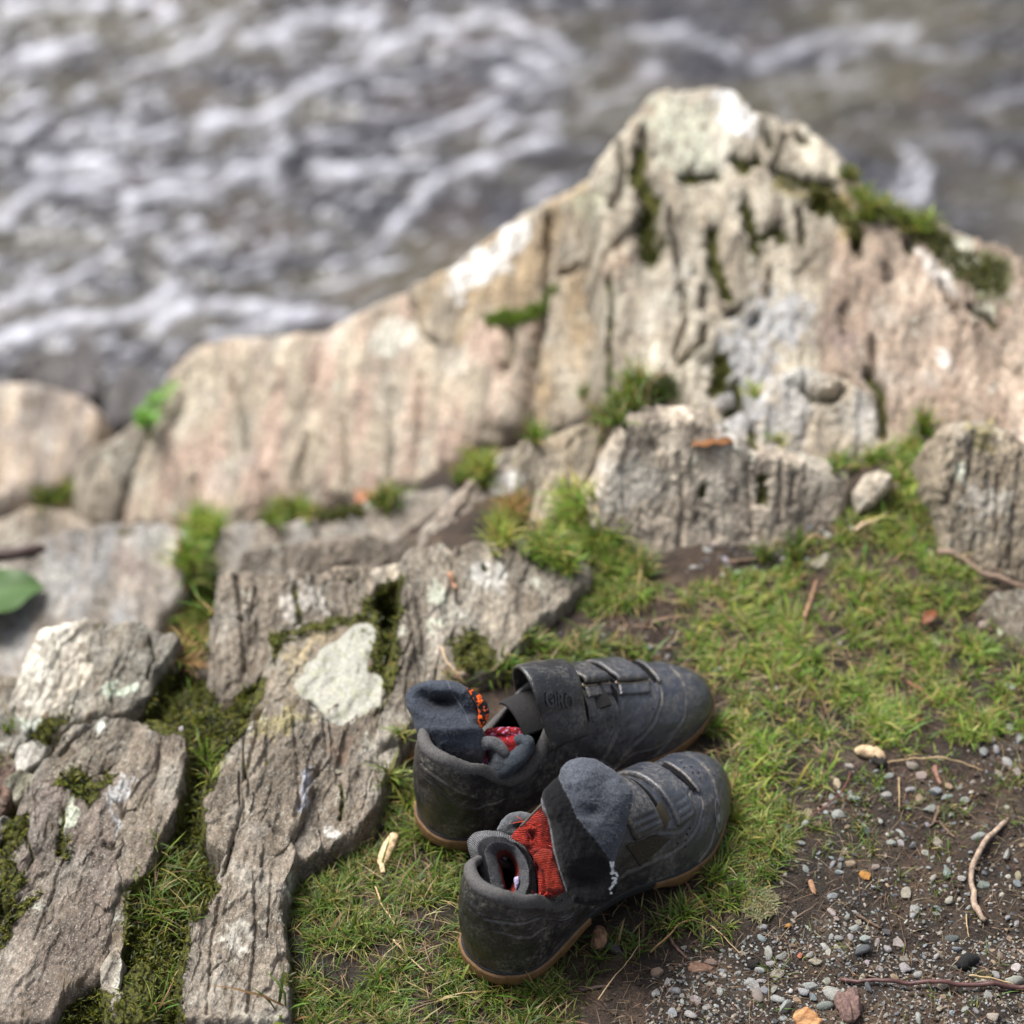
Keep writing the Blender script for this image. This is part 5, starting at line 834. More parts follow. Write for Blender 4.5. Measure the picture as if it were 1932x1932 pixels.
for k, (x, y, az) in enumerate([(300,745,1.5), (268,775,2.4), (290,790,2.0), (330,725,1.3), (262,790,2.9)]):
    p, n, _ = hit(285, 830)
    a = pt(x, y, p[2] + .05); b = p if p[1] < a[1] + .2 else a; st_ = np.linspace(b, a, 9) + A((0, 0, .02)) * np.sin(np.linspace(0, np.pi, 9))[:, None]
    for i in range(2, 9):
        for sgn in (-1, 1):
            d = A((math.cos(az + sgn * 1.1), math.sin(az + sgn * 1.1) * .6, .3)); L = .022 * (1 - i / 14); q = st_[i]; wv = np.cross(d, A((0, 0, 1))); wv /= np.linalg.norm(wv); V = np.stack([q, q + d * L * .5 + wv * L * .28, q + d * L, q + d * L * .5 - wv * L * .28]); hp.add(V, A([[0, 1, 2], [0, 2, 3]]).astype(int), np.tile(A((.14,.30,.035)) * rng.uniform(.8, 1.2), (4, 1)))
    V, F = tube(st_, .0012, 5); hp.add(V, np.vstack([F[0][:, :3], F[0][:, [0, 2, 3]], F[1], F[2]]), np.tile(A((.1,.2,.03)), (len(V), 1)))
fe = hp.build('fern', MG); tag(fe, 'bright green fern sprig growing beside the left end of the pink slab', 'fern')

# ---------------------------------------------------------------- the shoes
SL = .295
_xs = np.linspace(0, SL, 1200)
def table(pts, k=60):
    x, y = zip(*pts); t = np.interp(_xs, x, y); ke = np.ones(k) / k; t = np.convolve(np.pad(t, k, 'edge'), ke, 'same')[k:-k]; t = np.convolve(np.pad(t, k, 'edge'), ke, 'same')[k:-k]
    return lambda x_: np.interp(x_, _xs, t)
_w = table([(0,.0375),(.04,.038),(.08,.036),(.12,.0365),(.16,.0415),(.20,.0475),(.225,.0482),(.25,.0460),(.295,.043)])
def Wd(x): x = A(x); e = np.where(x < .038, np.sqrt(np.clip(1 - ((.038 - x) / .038) ** 2, 0, 1)), 1.); r = np.clip((x - .200) / .095, 0, 1); return _w(x) * e * np.sqrt(np.clip(1 - r ** 2.3, 0, 1))
_c = table([(0,0),(.05,.0),(.10,.003),(.14,.002),(.19,-.003),(.23,-.001),(.27,.006),(.295,.010)])
_zs = table([(0,.015),(.05,.013),(.1,.022),(.14,.023),(.18,.016),(.23,.012),(.27,.015),(.295,.021)])
_H = table([(0,.118),(.10,.116),(.12,.112),(.14,.104),(.16,.095),(.18,.086),(.20,.0755),(.22,.068),(.25,.059),(.27,.054),(.295,.050)])
def Ht(x): x = A(x); r = np.clip((x - .240) / .0552, 0, 1); z = _zs(x); return z + (_H(x) - z) * np.sqrt(np.clip(1 - r ** 2.6, 0, 1))
XF = .137
_zc = table([(0,.097),(.010,.095),(.020,.088),(.030,.083),(.040,.078),(.052,.065),(.066,.053),(.082,.053),(.100,.067),(.12,.090),(.137,.107)], 30)
_wo = table([(0,.031),(.05,.033),(.09,.033),(.12,.027),(.137,.024)])
def Wo(x): x = A(x); e = np.where(x < .036, np.sqrt(np.clip(1 - ((.036 - x) / .036) ** 2, 0, 1)), 1.); r = np.clip((x - .10) / (XF - .10), 0, 1); return _wo(x) * e * np.sqrt(np.clip(1 - r ** 2.4, 0, 1))
def bez(P, a):
    a = a[..., None]; return (1 - a) ** 3 * P[0] + 3 * (1 - a) ** 2 * a * P[1] + 3 * (1 - a) * a * a * P[2] + a ** 3 * P[3]
def section(x, a, side, full, mir):
    """outer surface of the shoe: x along it, a from sole edge (0) to collar or crest (1)"""
    x, a, side = np.broadcast_arrays(A(x), A(a), A(side)); w = Wd(x); zs = _zs(x); H = Ht(x)
    op = (x < XF) & (not full)
    wo = np.where(op, np.minimum(Wo(x), w), 0); ze = np.where(op, np.minimum(_zc(x), 1), H); k = sstep(.155, .105, x) * (0 if full else 1)
    z_ = lambda y, z: np.stack([y, z], -1)
    P0 = z_(w, zs); P1 = z_(w * 1.07, zs + .52 * (ze - zs)); P2 = z_(.64 * w * (1 - k) + (wo * 1.1 + .002 * np.clip(w / .02, 0, 1)) * k, ze * (1 - k) + (ze - .017) * k); P3 = z_(wo, ze)
    q = bez([P0, P1, P2, P3], a); y, z = q[..., 0], q[..., 1]
    # heel cup bulge, creases across the vamp
    xs = x - .0035 * np.sin(np.pi * np.clip((z - .02) / .085, 0, 1)) * np.exp(-x / .02) + .004 * sstep(.07, .1, z) * np.exp(-x / .02)
    yy = _c(x) + side * y
    return np.stack([xs, yy * mir, z], -1)
def surf(x, th, full=True, mir=1, off=0.):
    """th: -1 sole edge on the camera's side .. 0 crest .. 1 far side"""
    x, th = np.broadcast_arrays(A(x), A(th)); side = np.where(th < 0, -1., 1.) * mir; a = 1 - np.abs(th)
    f = lambda x_, t_: section(x_, 1 - np.abs(t_), np.where(t_ < 0, -1., 1.) * mir, full, mir) * 1.0
    P = f(x, th); e = 2e-3
    x1, x0 = np.clip(x + e, 0, SL - 1e-4), np.clip(x - e, 1e-4, SL)
    t1, t0 = np.clip(th + .01, -1, 1), np.clip(th - .01, -1, 1)
    N = np.cross(f(x1, th) - f(x0, th), f(x, t1) - f(x, t0)); N /= np.linalg.norm(N, axis=-1)[..., None] + 1e-12
    cen = np.stack([P[..., 0] * .9 + .012, _c(x) * mir, np.full(x.shape, .025)], -1); s_ = np.sign(((P - cen) * N).sum(-1))[..., None]; N = N * np.where(s_ == 0, 1, s_); ke = (sstep(.010, .002, x) - sstep(SL - .006, SL - .001, x))[..., None]; N = N * (1 - np.abs(ke)) + A((-1., 0, 0)) * ke; N /= np.linalg.norm(N, axis=-1)[..., None] + 1e-12
    return P + N * A(off)[..., None], N
def line_d(x, th, pts):
    """distance in metres, near enough, between surface points and a drawn line"""
    return dpoly(A(x), A(th) * .062, [(p, q * .062) for p, q in pts])
def smoothline(p, k=60):
    q = resample(A(p), k, False)
    for _ in range(6): q[1:-1] = (q[:-2] + 2 * q[1:-1] + q[2:]) / 4
    return [tuple(v) for v in q]
def upper(parent, mir, lines, steps, seed):
    na = 78; q_ = np.linspace(0, np.pi / 2, 56); x = np.r_[.038 * (1 - np.cos(q_)), np.linspace(.038, .235, 230)[1:-1], SL - .060 * (1 - np.cos(q_[::-1]))]; nx = len(x)
    k = np.argmin(abs(x - XF)); x[k] = XF
    Vs = []; Fs = []; At = []; o = 0
    for sd in (-1, 1):
        a = np.linspace(0, 1, na); Xg, Ag = np.meshgrid(x, a, indexing='ij'); th = sd * (1 - Ag) * 1.
        P, N = surf(Xg, np.where(np.abs(th) < 1e-6, sd * 1e-6, th), False, mir)
        h = .0005 * fbm(P[..., 0] * 90, P[..., 1] * 90, P[..., 2] * 90, 3, seed) + .0013 * fbm(P[..., 0] * 28, P[..., 1] * 28, P[..., 2] * 28, 2, seed + 1)
        h = h * sstep(0, .1, Ag); dust = np.zeros(h.shape)
        for L, w, d, du in lines:
            g = line_d(Xg, th, L); h = h - d * np.exp(-(g / w) ** 2); h = h + .5 * abs(d) * np.exp(-((g - 2 * w) / w) ** 2); dust = np.maximum(dust, du * np.exp(-(g / (w * 1.3)) ** 2))
        for poly, d in steps:
            pq = [(p, q * .062) for p, q in poly]; ins = inpoly(Xg, th * .062, pq); g = dpoly(Xg, th * .062, pq, True); h = h + d * sstep(-.0006, .0006, np.where(ins, g, -g)); dust = np.maximum(dust, .5 * np.exp(-(g / .0012) ** 2))
        # flex creases in front of the straps
        h = h + .0007 * np.sin(Xg * 420 + 2 * fbm(Xg * 30, th * 4, 2, 2, seed)) * np.exp(-((Xg - .105) / .03) ** 2) * sstep(.2, .5, Ag)
        V = P + N * h[..., None]; Vs.append(V.reshape(-1, 3)); Fs.append(gridF(nx, na) + o if sd == -1 else gridF(nx, na)[:, ::-1] + o); At.append(dust.ravel()); o += nx * na
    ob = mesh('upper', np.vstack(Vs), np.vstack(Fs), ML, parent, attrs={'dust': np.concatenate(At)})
    bm = bmesh.new(); bm.from_mesh(ob.data); bmesh.ops.remove_doubles(bm, verts=bm.verts, dist=.00025); bmesh.ops.recalc_face_normals(bm, faces=bm.faces); bm.to_mesh(ob.data); bm.free()
    for p in ob.data.polygons: p.use_smooth = True
    return ob
def collar_path(mir, n=180, inset=0.):
    t = np.linspace(0, np.pi, n); x = XF * (.5 + .5 * np.cos(t)); P0, _ = surf(x, np.full(n, -1e-6), False, mir); P1, _ = surf(x[::-1], np.full(n, 1e-6), False, mir)
    return np.vstack([P0, P1[1:]])
def patch(name, parent, mir, corners, nx=40, ny=20, off=.0006, th=.0018, mat=None, edge=.12, dustv=.25, curve=None, lift=None, label=None, ribs=None):
    """a piece of leather lying on the shoe between four corners (x, th)"""
    (a, b, c, d) = [A(q) for q in corners]; u = np.linspace(0, 1, nx)[:, None, None]; v = np.linspace(0, 1, ny)[None, :, None]
    Q = a * (1 - u) * (1 - v) + b * u * (1 - v) + c * u * v + d * (1 - u) * v; Q = np.broadcast_to(Q, (nx, ny, 2)).copy(); uu = np.broadcast_to(u[..., 0], (nx, ny)); vv = np.broadcast_to(v[..., 0], (nx, ny))
    if curve: Q[..., 0] += curve(uu, vv)
    du = np.minimum(uu, 1 - uu) * (nx / max(nx, ny)); dv = np.minimum(vv, 1 - vv) * (ny / max(nx, ny)); e = np.clip(np.minimum(du, dv) / (edge * .35), 0, 1); pr = np.sqrt(1 - (1 - e) ** 2) * .45 + .55
    if lift is not None: lf = lift(uu, vv)
    else: lf = 0
    hh = off + th * pr + lf
    if ribs: hh = hh + ribs(uu, vv)
    P, N = surf(Q[..., 0], Q[..., 1], True, mir); top = P + N * hh[..., None]; bot = P + N * (A(off + lf - .0006) + 0 * hh)[..., None] if lift is not None else P + N * (hh * 0 + off - .0012)[..., None]
    V = np.vstack([top.reshape(-1, 3), bot.reshape(-1, 3)]); n = nx * ny; F = gridF(nx, ny); i = np.arange(nx - 1); j = np.arange(ny - 1); side = []
    id_ = lambda r, c_: r * ny + c_
    for r0, r1 in ((id_(i, 0), id_(i + 1, 0)), (id_(i + 1, ny - 1), id_(i, ny - 1)), (id_(0 * j, j + 1), id_(0 * j, j)), (id_(0 * j + nx - 1, j), id_(0 * j + nx - 1, j + 1))): side.append(np.stack([r0, r1, r1 + n, r0 + n], 1))
    dust = dustv * np.exp(-(np.minimum(du, dv) / .03) ** 2) + 0 * uu
    o = mesh(name, V, np.vstack([F[:, ::-1], F + n] + side), mat or ML, parent, attrs={'dust': np.r_[dust.ravel(), dust.ravel() * 0 + dustv]})
    if label: o['label'] = label
    bm = bmesh.new(); bm.from_mesh(o.data); bmesh.ops.recalc_face_normals(bm, faces=bm.faces); bm.to_mesh(o.data); bm.free()
    return o
def on_shoe_tube(name, parent, mir, pts, r, mat, off=0., k=40, n=6):
    q = resample(A(smoothline(pts)), k, False); P, N = surf(q[:, 0], q[:, 1], True, mir, off); V, F = tube(P, r, n); return mesh(name, V, F, mat, parent)
def sole(parent, mir):
    # gum rubber lugs at heel and forefoot, black shank between
    def slab(name, x0, x1, ztop, zbot, mat, grow, n=90, rnd=False):
        xs = x0 + (x1 - x0) * (.5 - .5 * np.cos(np.linspace(0, np.pi, n))); w = Wd(np.clip(xs, 0, SL)) + grow; 
        if x0 > 0: w[0] *= .6; w[1] *= .88
        if x1 < SL: w[-1] *= .6; w[-2] *= .88
        L = np.vstack([np.stack([xs, _c(xs) + w], 1), np.stack([xs, _c(xs) - w], 1)[::-1]]); L[:, 0] = np.where(L[:, 0] < .01, L[:, 0] - grow * 1.0, L[:, 0]); L[:, 0] = np.where(L[:, 0] > SL - .02, L[:, 0] + grow * sstep(SL - .02, SL, L[:, 0]), L[:, 0])
        rows = []
        for f, g in ((0, 0), (.12, .0006), (.6, -.0002), (.9, -.0025), (1, -.006)):
            zt, zb = ztop(L[:, 0]), zbot(L[:, 0]); c0 = A([L[:, 0].mean(), 0]); q = L + (L - np.stack([L[:, 0], _c(L[:, 0])], 1)) / (np.abs(L[:, 1:2] - _c(L[:, 0])[:, None]) + 1e-4) * g
            rows.append(np.stack([q[:, 0], q[:, 1] * mir, zt + (zb - zt) * f], 1))
        m_ = len(L); V = np.vstack(rows); F = [gridF(5, m_, True)]; h = m_ // 2; i = np.arange(h - 1); top = np.stack([i, i + 1, m_ - 2 - i, m_ - 1 - i], 1); F.append(top[:, ::-1]); F.append(top + 4 * m_)
        o = mesh(name, V, np.vstack(F), mat, parent); bm = bmesh.new(); bm.from_mesh(o.data); bmesh.ops.recalc_face_normals(bm, faces=bm.faces); bm.to_mesh(o.data); bm.free(); return o
    slab('midsole', .0005, SL - .0005, lambda x: _zs(x) + .0025, lambda x: np.where((x > .1) & (x < .165), _zs(x) - .010, _zs(x) - .006), MBLK, .0006)
    slab('heel_lug', .0, .098, lambda x: _zs(x) + .0005, lambda x: .004 * sstep(.02, 0, x) + .009 * sstep(.072, .098, x), MGUM, .0022)
    slab('forefoot_lug', .165, SL, lambda x: _zs(x) + .0012, lambda x: .010 * sstep(.24, SL, x) + .010 * sstep(.195, .165, x), MGUM, .0022)
def knit_collar(parent, mir):
    P = collar_path(mir, 150); T = np.gradient(P, axis=0); T /= np.linalg.norm(T, axis=1)[:, None]; cen = A((.07, 0, 0)); out = P * A((1, 1, 0)) - cen; out /= np.linalg.norm(out, axis=1)[:, None]; Z_ = np.tile(A((0, 0, 1.)), (len(P), 1))
    n = 20; th = np.linspace(-.5 * np.pi, 1.25 * np.pi, n); r = .0058; ring = P - out * r * .75 - Z_ * .001
    V = ring[:, None] + (np.sin(th)[None, :, None] * 0 + 1) * (out[:, None] * (np.cos(th) * r)[None, :, None] + Z_[:, None] * (np.sin(th) * r)[None, :, None])
    V = V + (.0003 * fbm(V[..., 0] * 300, V[..., 1] * 300, V[..., 2] * 300, 2, 4))[..., None]
    mesh('padded_collar', V.reshape(-1, 3), gridF(len(P), n), MLIN, parent)
    # inner walls and the insole
    rows = [ring - out * .001]; 
    for k, (dz, inn) in enumerate(((.012, .002), (.025, .003), (.04, .004))): rows.append(np.stack([(ring[:, 0] - .07) * (1 - inn * 8) + .07, ring[:, 1] * (1 - inn * 6), np.maximum(ring[:, 2] - dz, .032)], 1))
    V = np.stack(rows, 1).reshape(-1, 3); mesh('inner_wall', V, gridF(len(P), 4), MIN, parent)
    xs = np.linspace(.008, .26, 60); w = Wd(xs) * .9; V = np.vstack([np.stack([xs, (_c(xs) - w) * mir, np.full(60, .031)], 1), np.stack([xs, (_c(xs) + w) * mir, np.full(60, .031)], 1)]); i = np.arange(59); mesh('insole', V, np.stack([i, i + 1, i + 61, i + 60], 1), MIN, parent)
def dots(parent, mir, pts, r=.0009):
    Vs = []; Fs = []; o = 0; t = np.arange(8) / 8 * 2 * np.pi
    for x, th in pts:
        P, N = surf(x, th, True, mir, .0007); P2, _ = surf(x + .002, th, True, mir, .0007); u = P2 - P; u /= np.linalg.norm(u); v = np.cross(N, u)
        V = P + r * (np.cos(t)[:, None] * u + np.sin(t)[:, None] * v); Vs += [V, (V - N * .0006) * 1.0, (P - N * .0002)[None]]; j = np.arange(8); Fs += [np.stack([j, (j + 1) % 8, np.full(8, 16)], 1) + o]; o += 17
    ob = mesh('perforations', np.vstack(Vs), np.vstack(Fs), MIN, parent); ob['kind'] = 'stuff'; return ob
def text_on(parent, mir, body, x0, th0, size, dx, dth, mat, name='print', offf=None):
    """letters bent onto the shoe; dx, dth: direction the word runs (x metres, th units)"""
    cu = bpy.data.curves.new('print', 'FONT'); cu.body = body; cu.size = 1; cu.align_x = 'CENTER'; cu.align_y = 'CENTER'; cu.extrude = .0; cu.resolution_u = 3; cu.offset = .02
    t = bpy.data.objects.new('print', cu); C.objects.link(t); bpy.context.view_layer.update(); me = bpy.data.meshes.new_from_object(t.evaluated_get(bpy.context.evaluated_depsgraph_get())); bpy.data.objects.remove(t)
    bm = bmesh.new(); bm.from_mesh(me); bmesh.ops.triangulate(bm, faces=bm.faces); bmesh.ops.subdivide_edges(bm, edges=bm.edges, cuts=2); bm.to_mesh(me); bm.free()
    V = A([v.co[:] for v in me.vertices]); F = [tuple(p.vertices) for p in me.polygons]; d = A((dx, dth * .062)); d /= np.linalg.norm(d); e = A((-d[1], d[0]))
    q = V[:, :1] * size * d + V[:, 1:2] * size * e; P, N = surf(x0 + q[:, 0], th0 + q[:, 1] / .062, True, mir, offf(x0 + q[:, 0], th0 + q[:, 1] / .062) if offf else .001)
    for v, p in zip(me.vertices, P): v.co = p
    o = bpy.data.objects.new(name, me); C.objects.link(o); me.materials.clear(); me.materials.append(mat); o.parent = parent; return o

def shoe(name, label, mir, x, y, heading, roll=0, yawz=0):
    root = empty(name, (x, y, 0), heading); tag(root, label, 'shoe', 'pair of black cycling shoes'); root.scale = (1.06, 1.06, 1.2); return root
NX, NY, NA = -.033, 1.342, R(42.4)
FX, FY, FA = -.080, 1.498, R(33.5)
toe = smoothline([(.205,-1.0),(.225,-.86),(.247,-.62),(.258,-.35),(.262,-.1),(.262,.15),(.257,.4),(.247,.65),(.228,.88),(.212,1.0)])
# ---- near shoe: right foot, its outer side towards us
near = shoe('cycling_shoe', 'near black cycling shoe with strap ends and round emblem on its toe side', 1, NX, NY, NA)
rand = smoothline([(.0,-.86),(.04,-.80),(.09,-.78),(.14,-.82),(.18,-.74),(.215,-.60),(.238,-.40),(.24,-.2)])
lines_n = [(toe, .0007, .0009, .75), (smoothline([(.10,-.86),(.15,-.80),(.185,-.72),(.215,-.58),(.232,-.40),(.238,-.2)]), .0008, .0008, .6), (smoothline([(.003,-.35),(.02,-.30),(.04,-.22),(.055,-.20),(.075,-.3)]), .001, .0009, .45), (smoothline([(.006,-.48),(.028,-.52),(.045,-.42)]), .0010, .0009, .5),
           (smoothline([(.175,-.52),(.19,-.55),(.206,-.50),(.216,-.40),(.222,-.25),(.236,-.18)]), .0009, .0007, .6)]
steps_n = [([(.205,-1.0),(.225,-.86),(.247,-.62),(.258,-.35),(.262,-.1),(.262,.15),(.257,.4),(.247,.65),(.228,.88),(.212,1.0),(.3,1.0),(.3,-1.0)], .0007)]
upper(near, 1, lines_n, steps_n, 3); sole(near, 1); knit_collar(near, 1)
patch('toe_strap', near, 1, [(.188,.52),(.222,.52),(.214,-.46),(.192,-.50)], 30, 70, .0012, .0036, edge=.12, dustv=.4, ribs=lambda u, v: -.0007 * (np.exp(-((v - .80) / .012) ** 2) + np.exp(-((v - .87) / .012) ** 2) + np.exp(-((v - .94) / .012) ** 2)) * (u > .15) * (u < .85), curve=lambda u, v: .004 * np.sin(np.pi * v))
patch('strap_slot', near, 1, [(.2285,.22),(.2345,.20),(.2335,-.24),(.2290,-.26)], 8, 40, .0002, .0009, mat=MIN, dustv=.3)
patch('slot_lip', near, 1, [(.2345,.25),(.2385,.25),(.2375,-.30),(.2335,-.30)], 8, 40, .0003, .0022, dustv=.9, edge=.3)
patch('instep_strap', near, 1, [(.140,.52),(.176,.52),(.178,-.48),(.148,-.56)], 30, 70, .0014, .0036, dustv=.3, ribs=lambda u, v: -.0011 * (np.exp(-((v - .86) / .016) ** 2) + np.exp(-((v - .92) / .016) ** 2) + np.exp(-((v - .97) / .012) ** 2)) * (u > .12) * (u < .88))
patch('strap_gap', near, 1, [(.1800,.30),(.1865,.35),(.1850,-.30),(.1795,-.34)], 8, 40, .0001, .0007, mat=MIN, dustv=.3)
patch('mesh_vent', near, 1, [(.140,-.60),(.170,-.545),(.183,-.60),(.150,-.80)], 24, 24, .0001, .0008, mat=MMESHV, dustv=.4)
patch('mesh_vent', near, 1, [(.1780,-.30),(.1900,-.20),(.190,-.52),(.1790,-.50)], 14, 20, .0001, .0008, mat=MMESHV, dustv=.5)
dots(near, 1, [(.246,.10),(.2425,.02),(.249,-.02),(.2445,-.09),(.250,-.13),(.246,-.20),(.2,-.60),(.205,-.56),(.197,-.655),(.192,-.61),(.188,-.66),(.195,-.71)] + [(.03 + .012 * i + .004 * (j % 2), -.58 - .05 * j) for i in range(6) for j in range(3)])
# emblem: a pointed ring with a disc in it
def emblem(parent, mir, x0, th0):
    Vs = []; Fs = []; o = 0
    def strip(pts, w):
        nonlocal o
        q = A(pts); T = np.gradient(q, axis=0); T /= np.linalg.norm(T, axis=1)[:, None] + 1e-9; n_ = np.stack([-T[:, 1], T[:, 0]], 1); a = q + n_ * w / 2; b = q - n_ * w / 2; L = np.empty((len(q) * 2, 2)); L[::2] = a; L[1::2] = b
        P, N = surf(x0 + L[:, 0], th0 + L[:, 1] / .062, True, mir, .0022); i = np.arange(len(q) - 1) * 2; Vs.append(P); Fs.append(np.stack([i, i + 1, i + 3, i + 2], 1) + o); o += len(P)
    t = np.linspace(-1, 1, 24); hw = .0050 * (1 - t ** 2) ** .8; L_ = .0115; ax_ = A((.45, 1.)); ax_ /= np.linalg.norm(ax_); pe = A((ax_[1], -ax_[0]))
    for s_ in (-1, 1): strip([tuple(ax_ * v * L_ + pe * s_ * h_) for v, h_ in zip(t, hw)], .0011)
    a = np.linspace(0, 2 * np.pi, 22); strip([tuple(ax_ * (-.0018 + .0016 * math.cos(v)) + pe * (.0016 * math.sin(v) - .0006)) for v in a], .0028)
    strip([tuple(ax_ * v + pe * (.0016 + 0 * v)) for v in np.linspace(-.002, .0018, 6)], .0009)
    m_ = mesh('emblem', np.vstack(Vs), np.vstack(Fs), MEMB, parent); return m_
emblem(near, 1, .243, -.66)
# the far side of the open collar
on_shoe_tube('far_collar_edge', near, 1, [(.055,.04),(.085,.10),(.12,.16),(.14,.22)], .0011, plain('strap_edge', (.07,.06,.05), .8, 200, .3), .006)
# ---- far shoe: left foot, its inner side with the wire rings towards us
far = shoe('cycling_shoe', 'far black cycling shoe with a wide strap arching over its opening and two strap rings', -1, FX, FY, FA)
lines_f = [(toe, .0007, .0009, .75), (smoothline([(.16,-.99),(.175,-.93),(.195,-.84),(.212,-.86),(.222,-.83),(.232,-.74),(.245,-.64)]), .0007, .0008, .7), (smoothline([(.168,-.97),(.185,-.80),(.212,-.60),(.229,-.38),(.236,-.2),(.238,.1)]), .0010, .0008, .7), (smoothline([(.180,-.16),(.181,-.35),(.176,-.6),(.160,-.80),(.145,-.95)]), .0010, .0016, .5),
           (smoothline([(.002,-.35),(.012,-.52),(.03,-.60),(.048,-.52),(.058,-.36),(.056,-.22)]), .0009, .0009, .5), (smoothline([(.0,-.2),(.012,-.3),(.03,-.4)]), .0012, .0008, .7)]
upper(far, -1, lines_f, steps_n, 23); sole(far, -1); knit_collar(far, -1)
arch = lambda u, v: .0105 * np.sin(np.pi * np.clip((v - .22) / .72, 0, 1)) ** 1.1 * (1 - .25 * u) + .0005
ws = patch('instep_strap', far, -1, [(.106,-.64),(.143,-.60),(.147,.60),(.116,.62)], 34, 90, .0012, .0026, dustv=.25, lift=arch, edge=.1, curve=lambda u, v: -.010 * np.sin(np.pi * v) * (1 - u) + .004 * np.sin(np.pi * v) * u)
text_on(ws, -1, 'GIRO', .121, -.27, .0115, .35, -1., MLOGO, offf=lambda x, t: .0043 + arch((x - .100) / .045, (t + .66) / 1.26))
patch('strap_gap', far, -1, [(.1445,-.02),(.153,.04),(.1515,-.36),(.1485,-.50)], 10, 40, .0001, .0009, mat=MIN, dustv=.0, curve=lambda u, v: .0 * u)
patch('toe_strap', far, -1, [(.188,.55),(.220,.55),(.226,-.13),(.194,-.13)], 30, 60, .0012, .0030, dustv=.6, edge=.16, lift=lambda u, v: .0010 + .0016 * np.exp(-((v - .93) / .08) ** 2))
patch('middle_strap', far, -1, [(.151,.55),(.178,.55),(.184,-.13),(.157,-.13)], 30, 60, .0012, .0030, dustv=.3, edge=.16, lift=lambda u, v: .0010 + .0025 * np.exp(-((v - .93) / .08) ** 2))
patch('strap_anchor', far, -1, [(.194,-.15),(.226,-.15),(.222,-.27),(.190,-.27)], 24, 14, .0006, .0020, dustv=.7); patch('strap_anchor', far, -1, [(.157,-.15),(.184,-.15),(.182,-.25),(.155,-.27)], 24, 14, .0006, .0020, dustv=.5)
patch('strap_gap', far, -1, [(.1800,.25),(.1875,.30),(.1930,-.10),(.1850,-.10)], 8, 30, .0001, .0007, mat=MIN, dustv=.3)
patch('side_slot', far, -1, [(.181,-.17),(.188,-.15),(.1885,-.24),(.1835,-.37)], 8, 20, .0001, .0009, mat=MIN, dustv=.2)
patch('strap_slot', far, -1, [(.2320,.28),(.2375,.26),(.2360,-.12),(.2320,-.16)], 8, 30, .0002, .0009, mat=MIN, dustv=.6)
patch('slot_lip', far, -1, [(.2375,.30),(.2415,.30),(.2395,-.16),(.2360,-.18)], 8, 40, .0003, .0022, dustv=.9, edge=.3)
for x0, x1 in ((.1555, .1855), (.1925, .2275)):
    t = np.linspace(-.5 * np.pi, .5 * np.pi, 14); q = [(x0 + .001, -.115)] + [(x0 - .0006, -.14), (x0 + .001, -.142), (x1 - .001, -.142), (x1 + .0006, -.14), (x1 - .001, -.115)]
    on_shoe_tube('wire_ring', far, -1, q, .0010, MMET, .0014)
dots(far, -1, [(.247,.12),(.243,.02),(.250,-.02)] + [(.152 + .008 * i + .003 * (j % 2), -.50 - .075 * j) for i in range(4) for j in range(5)] + [(.108 + .011 * i, -.42 - .05 * (i % 3)) for i in range(5)] + [(.205 + .006 * i, -.40 - .02 * i) for i in range(3)], .0007)
# tongues: a flap of dark cloth inside the throat
def tongue(parent, mir, x0, x1, z0):
    u = np.linspace(0, 1, 24)[:, None]; v = np.linspace(-1, 1, 24)[None]; x = x0 + (x1 - x0) * u + 0 * v; w = (.022 + .006 * u); y = w * v; z = z0 - .012 * np.abs(v) ** 2 - .006 * u + .0 * v
    V = np.stack([x, y * mir, z], -1).reshape(-1, 3); F = gridF(24, 24); V = np.vstack([V, V - A((0, 0, .002))]); 
    return mesh('tongue', V, np.vstack([F, F[:, ::-1] + 576]), plain('tongue_cloth', (.016,.015,.015), .95, 400, .3), parent)
tongue(far, -1, .088, .175, .098); tongue(near, 1, .100, .175, .100)

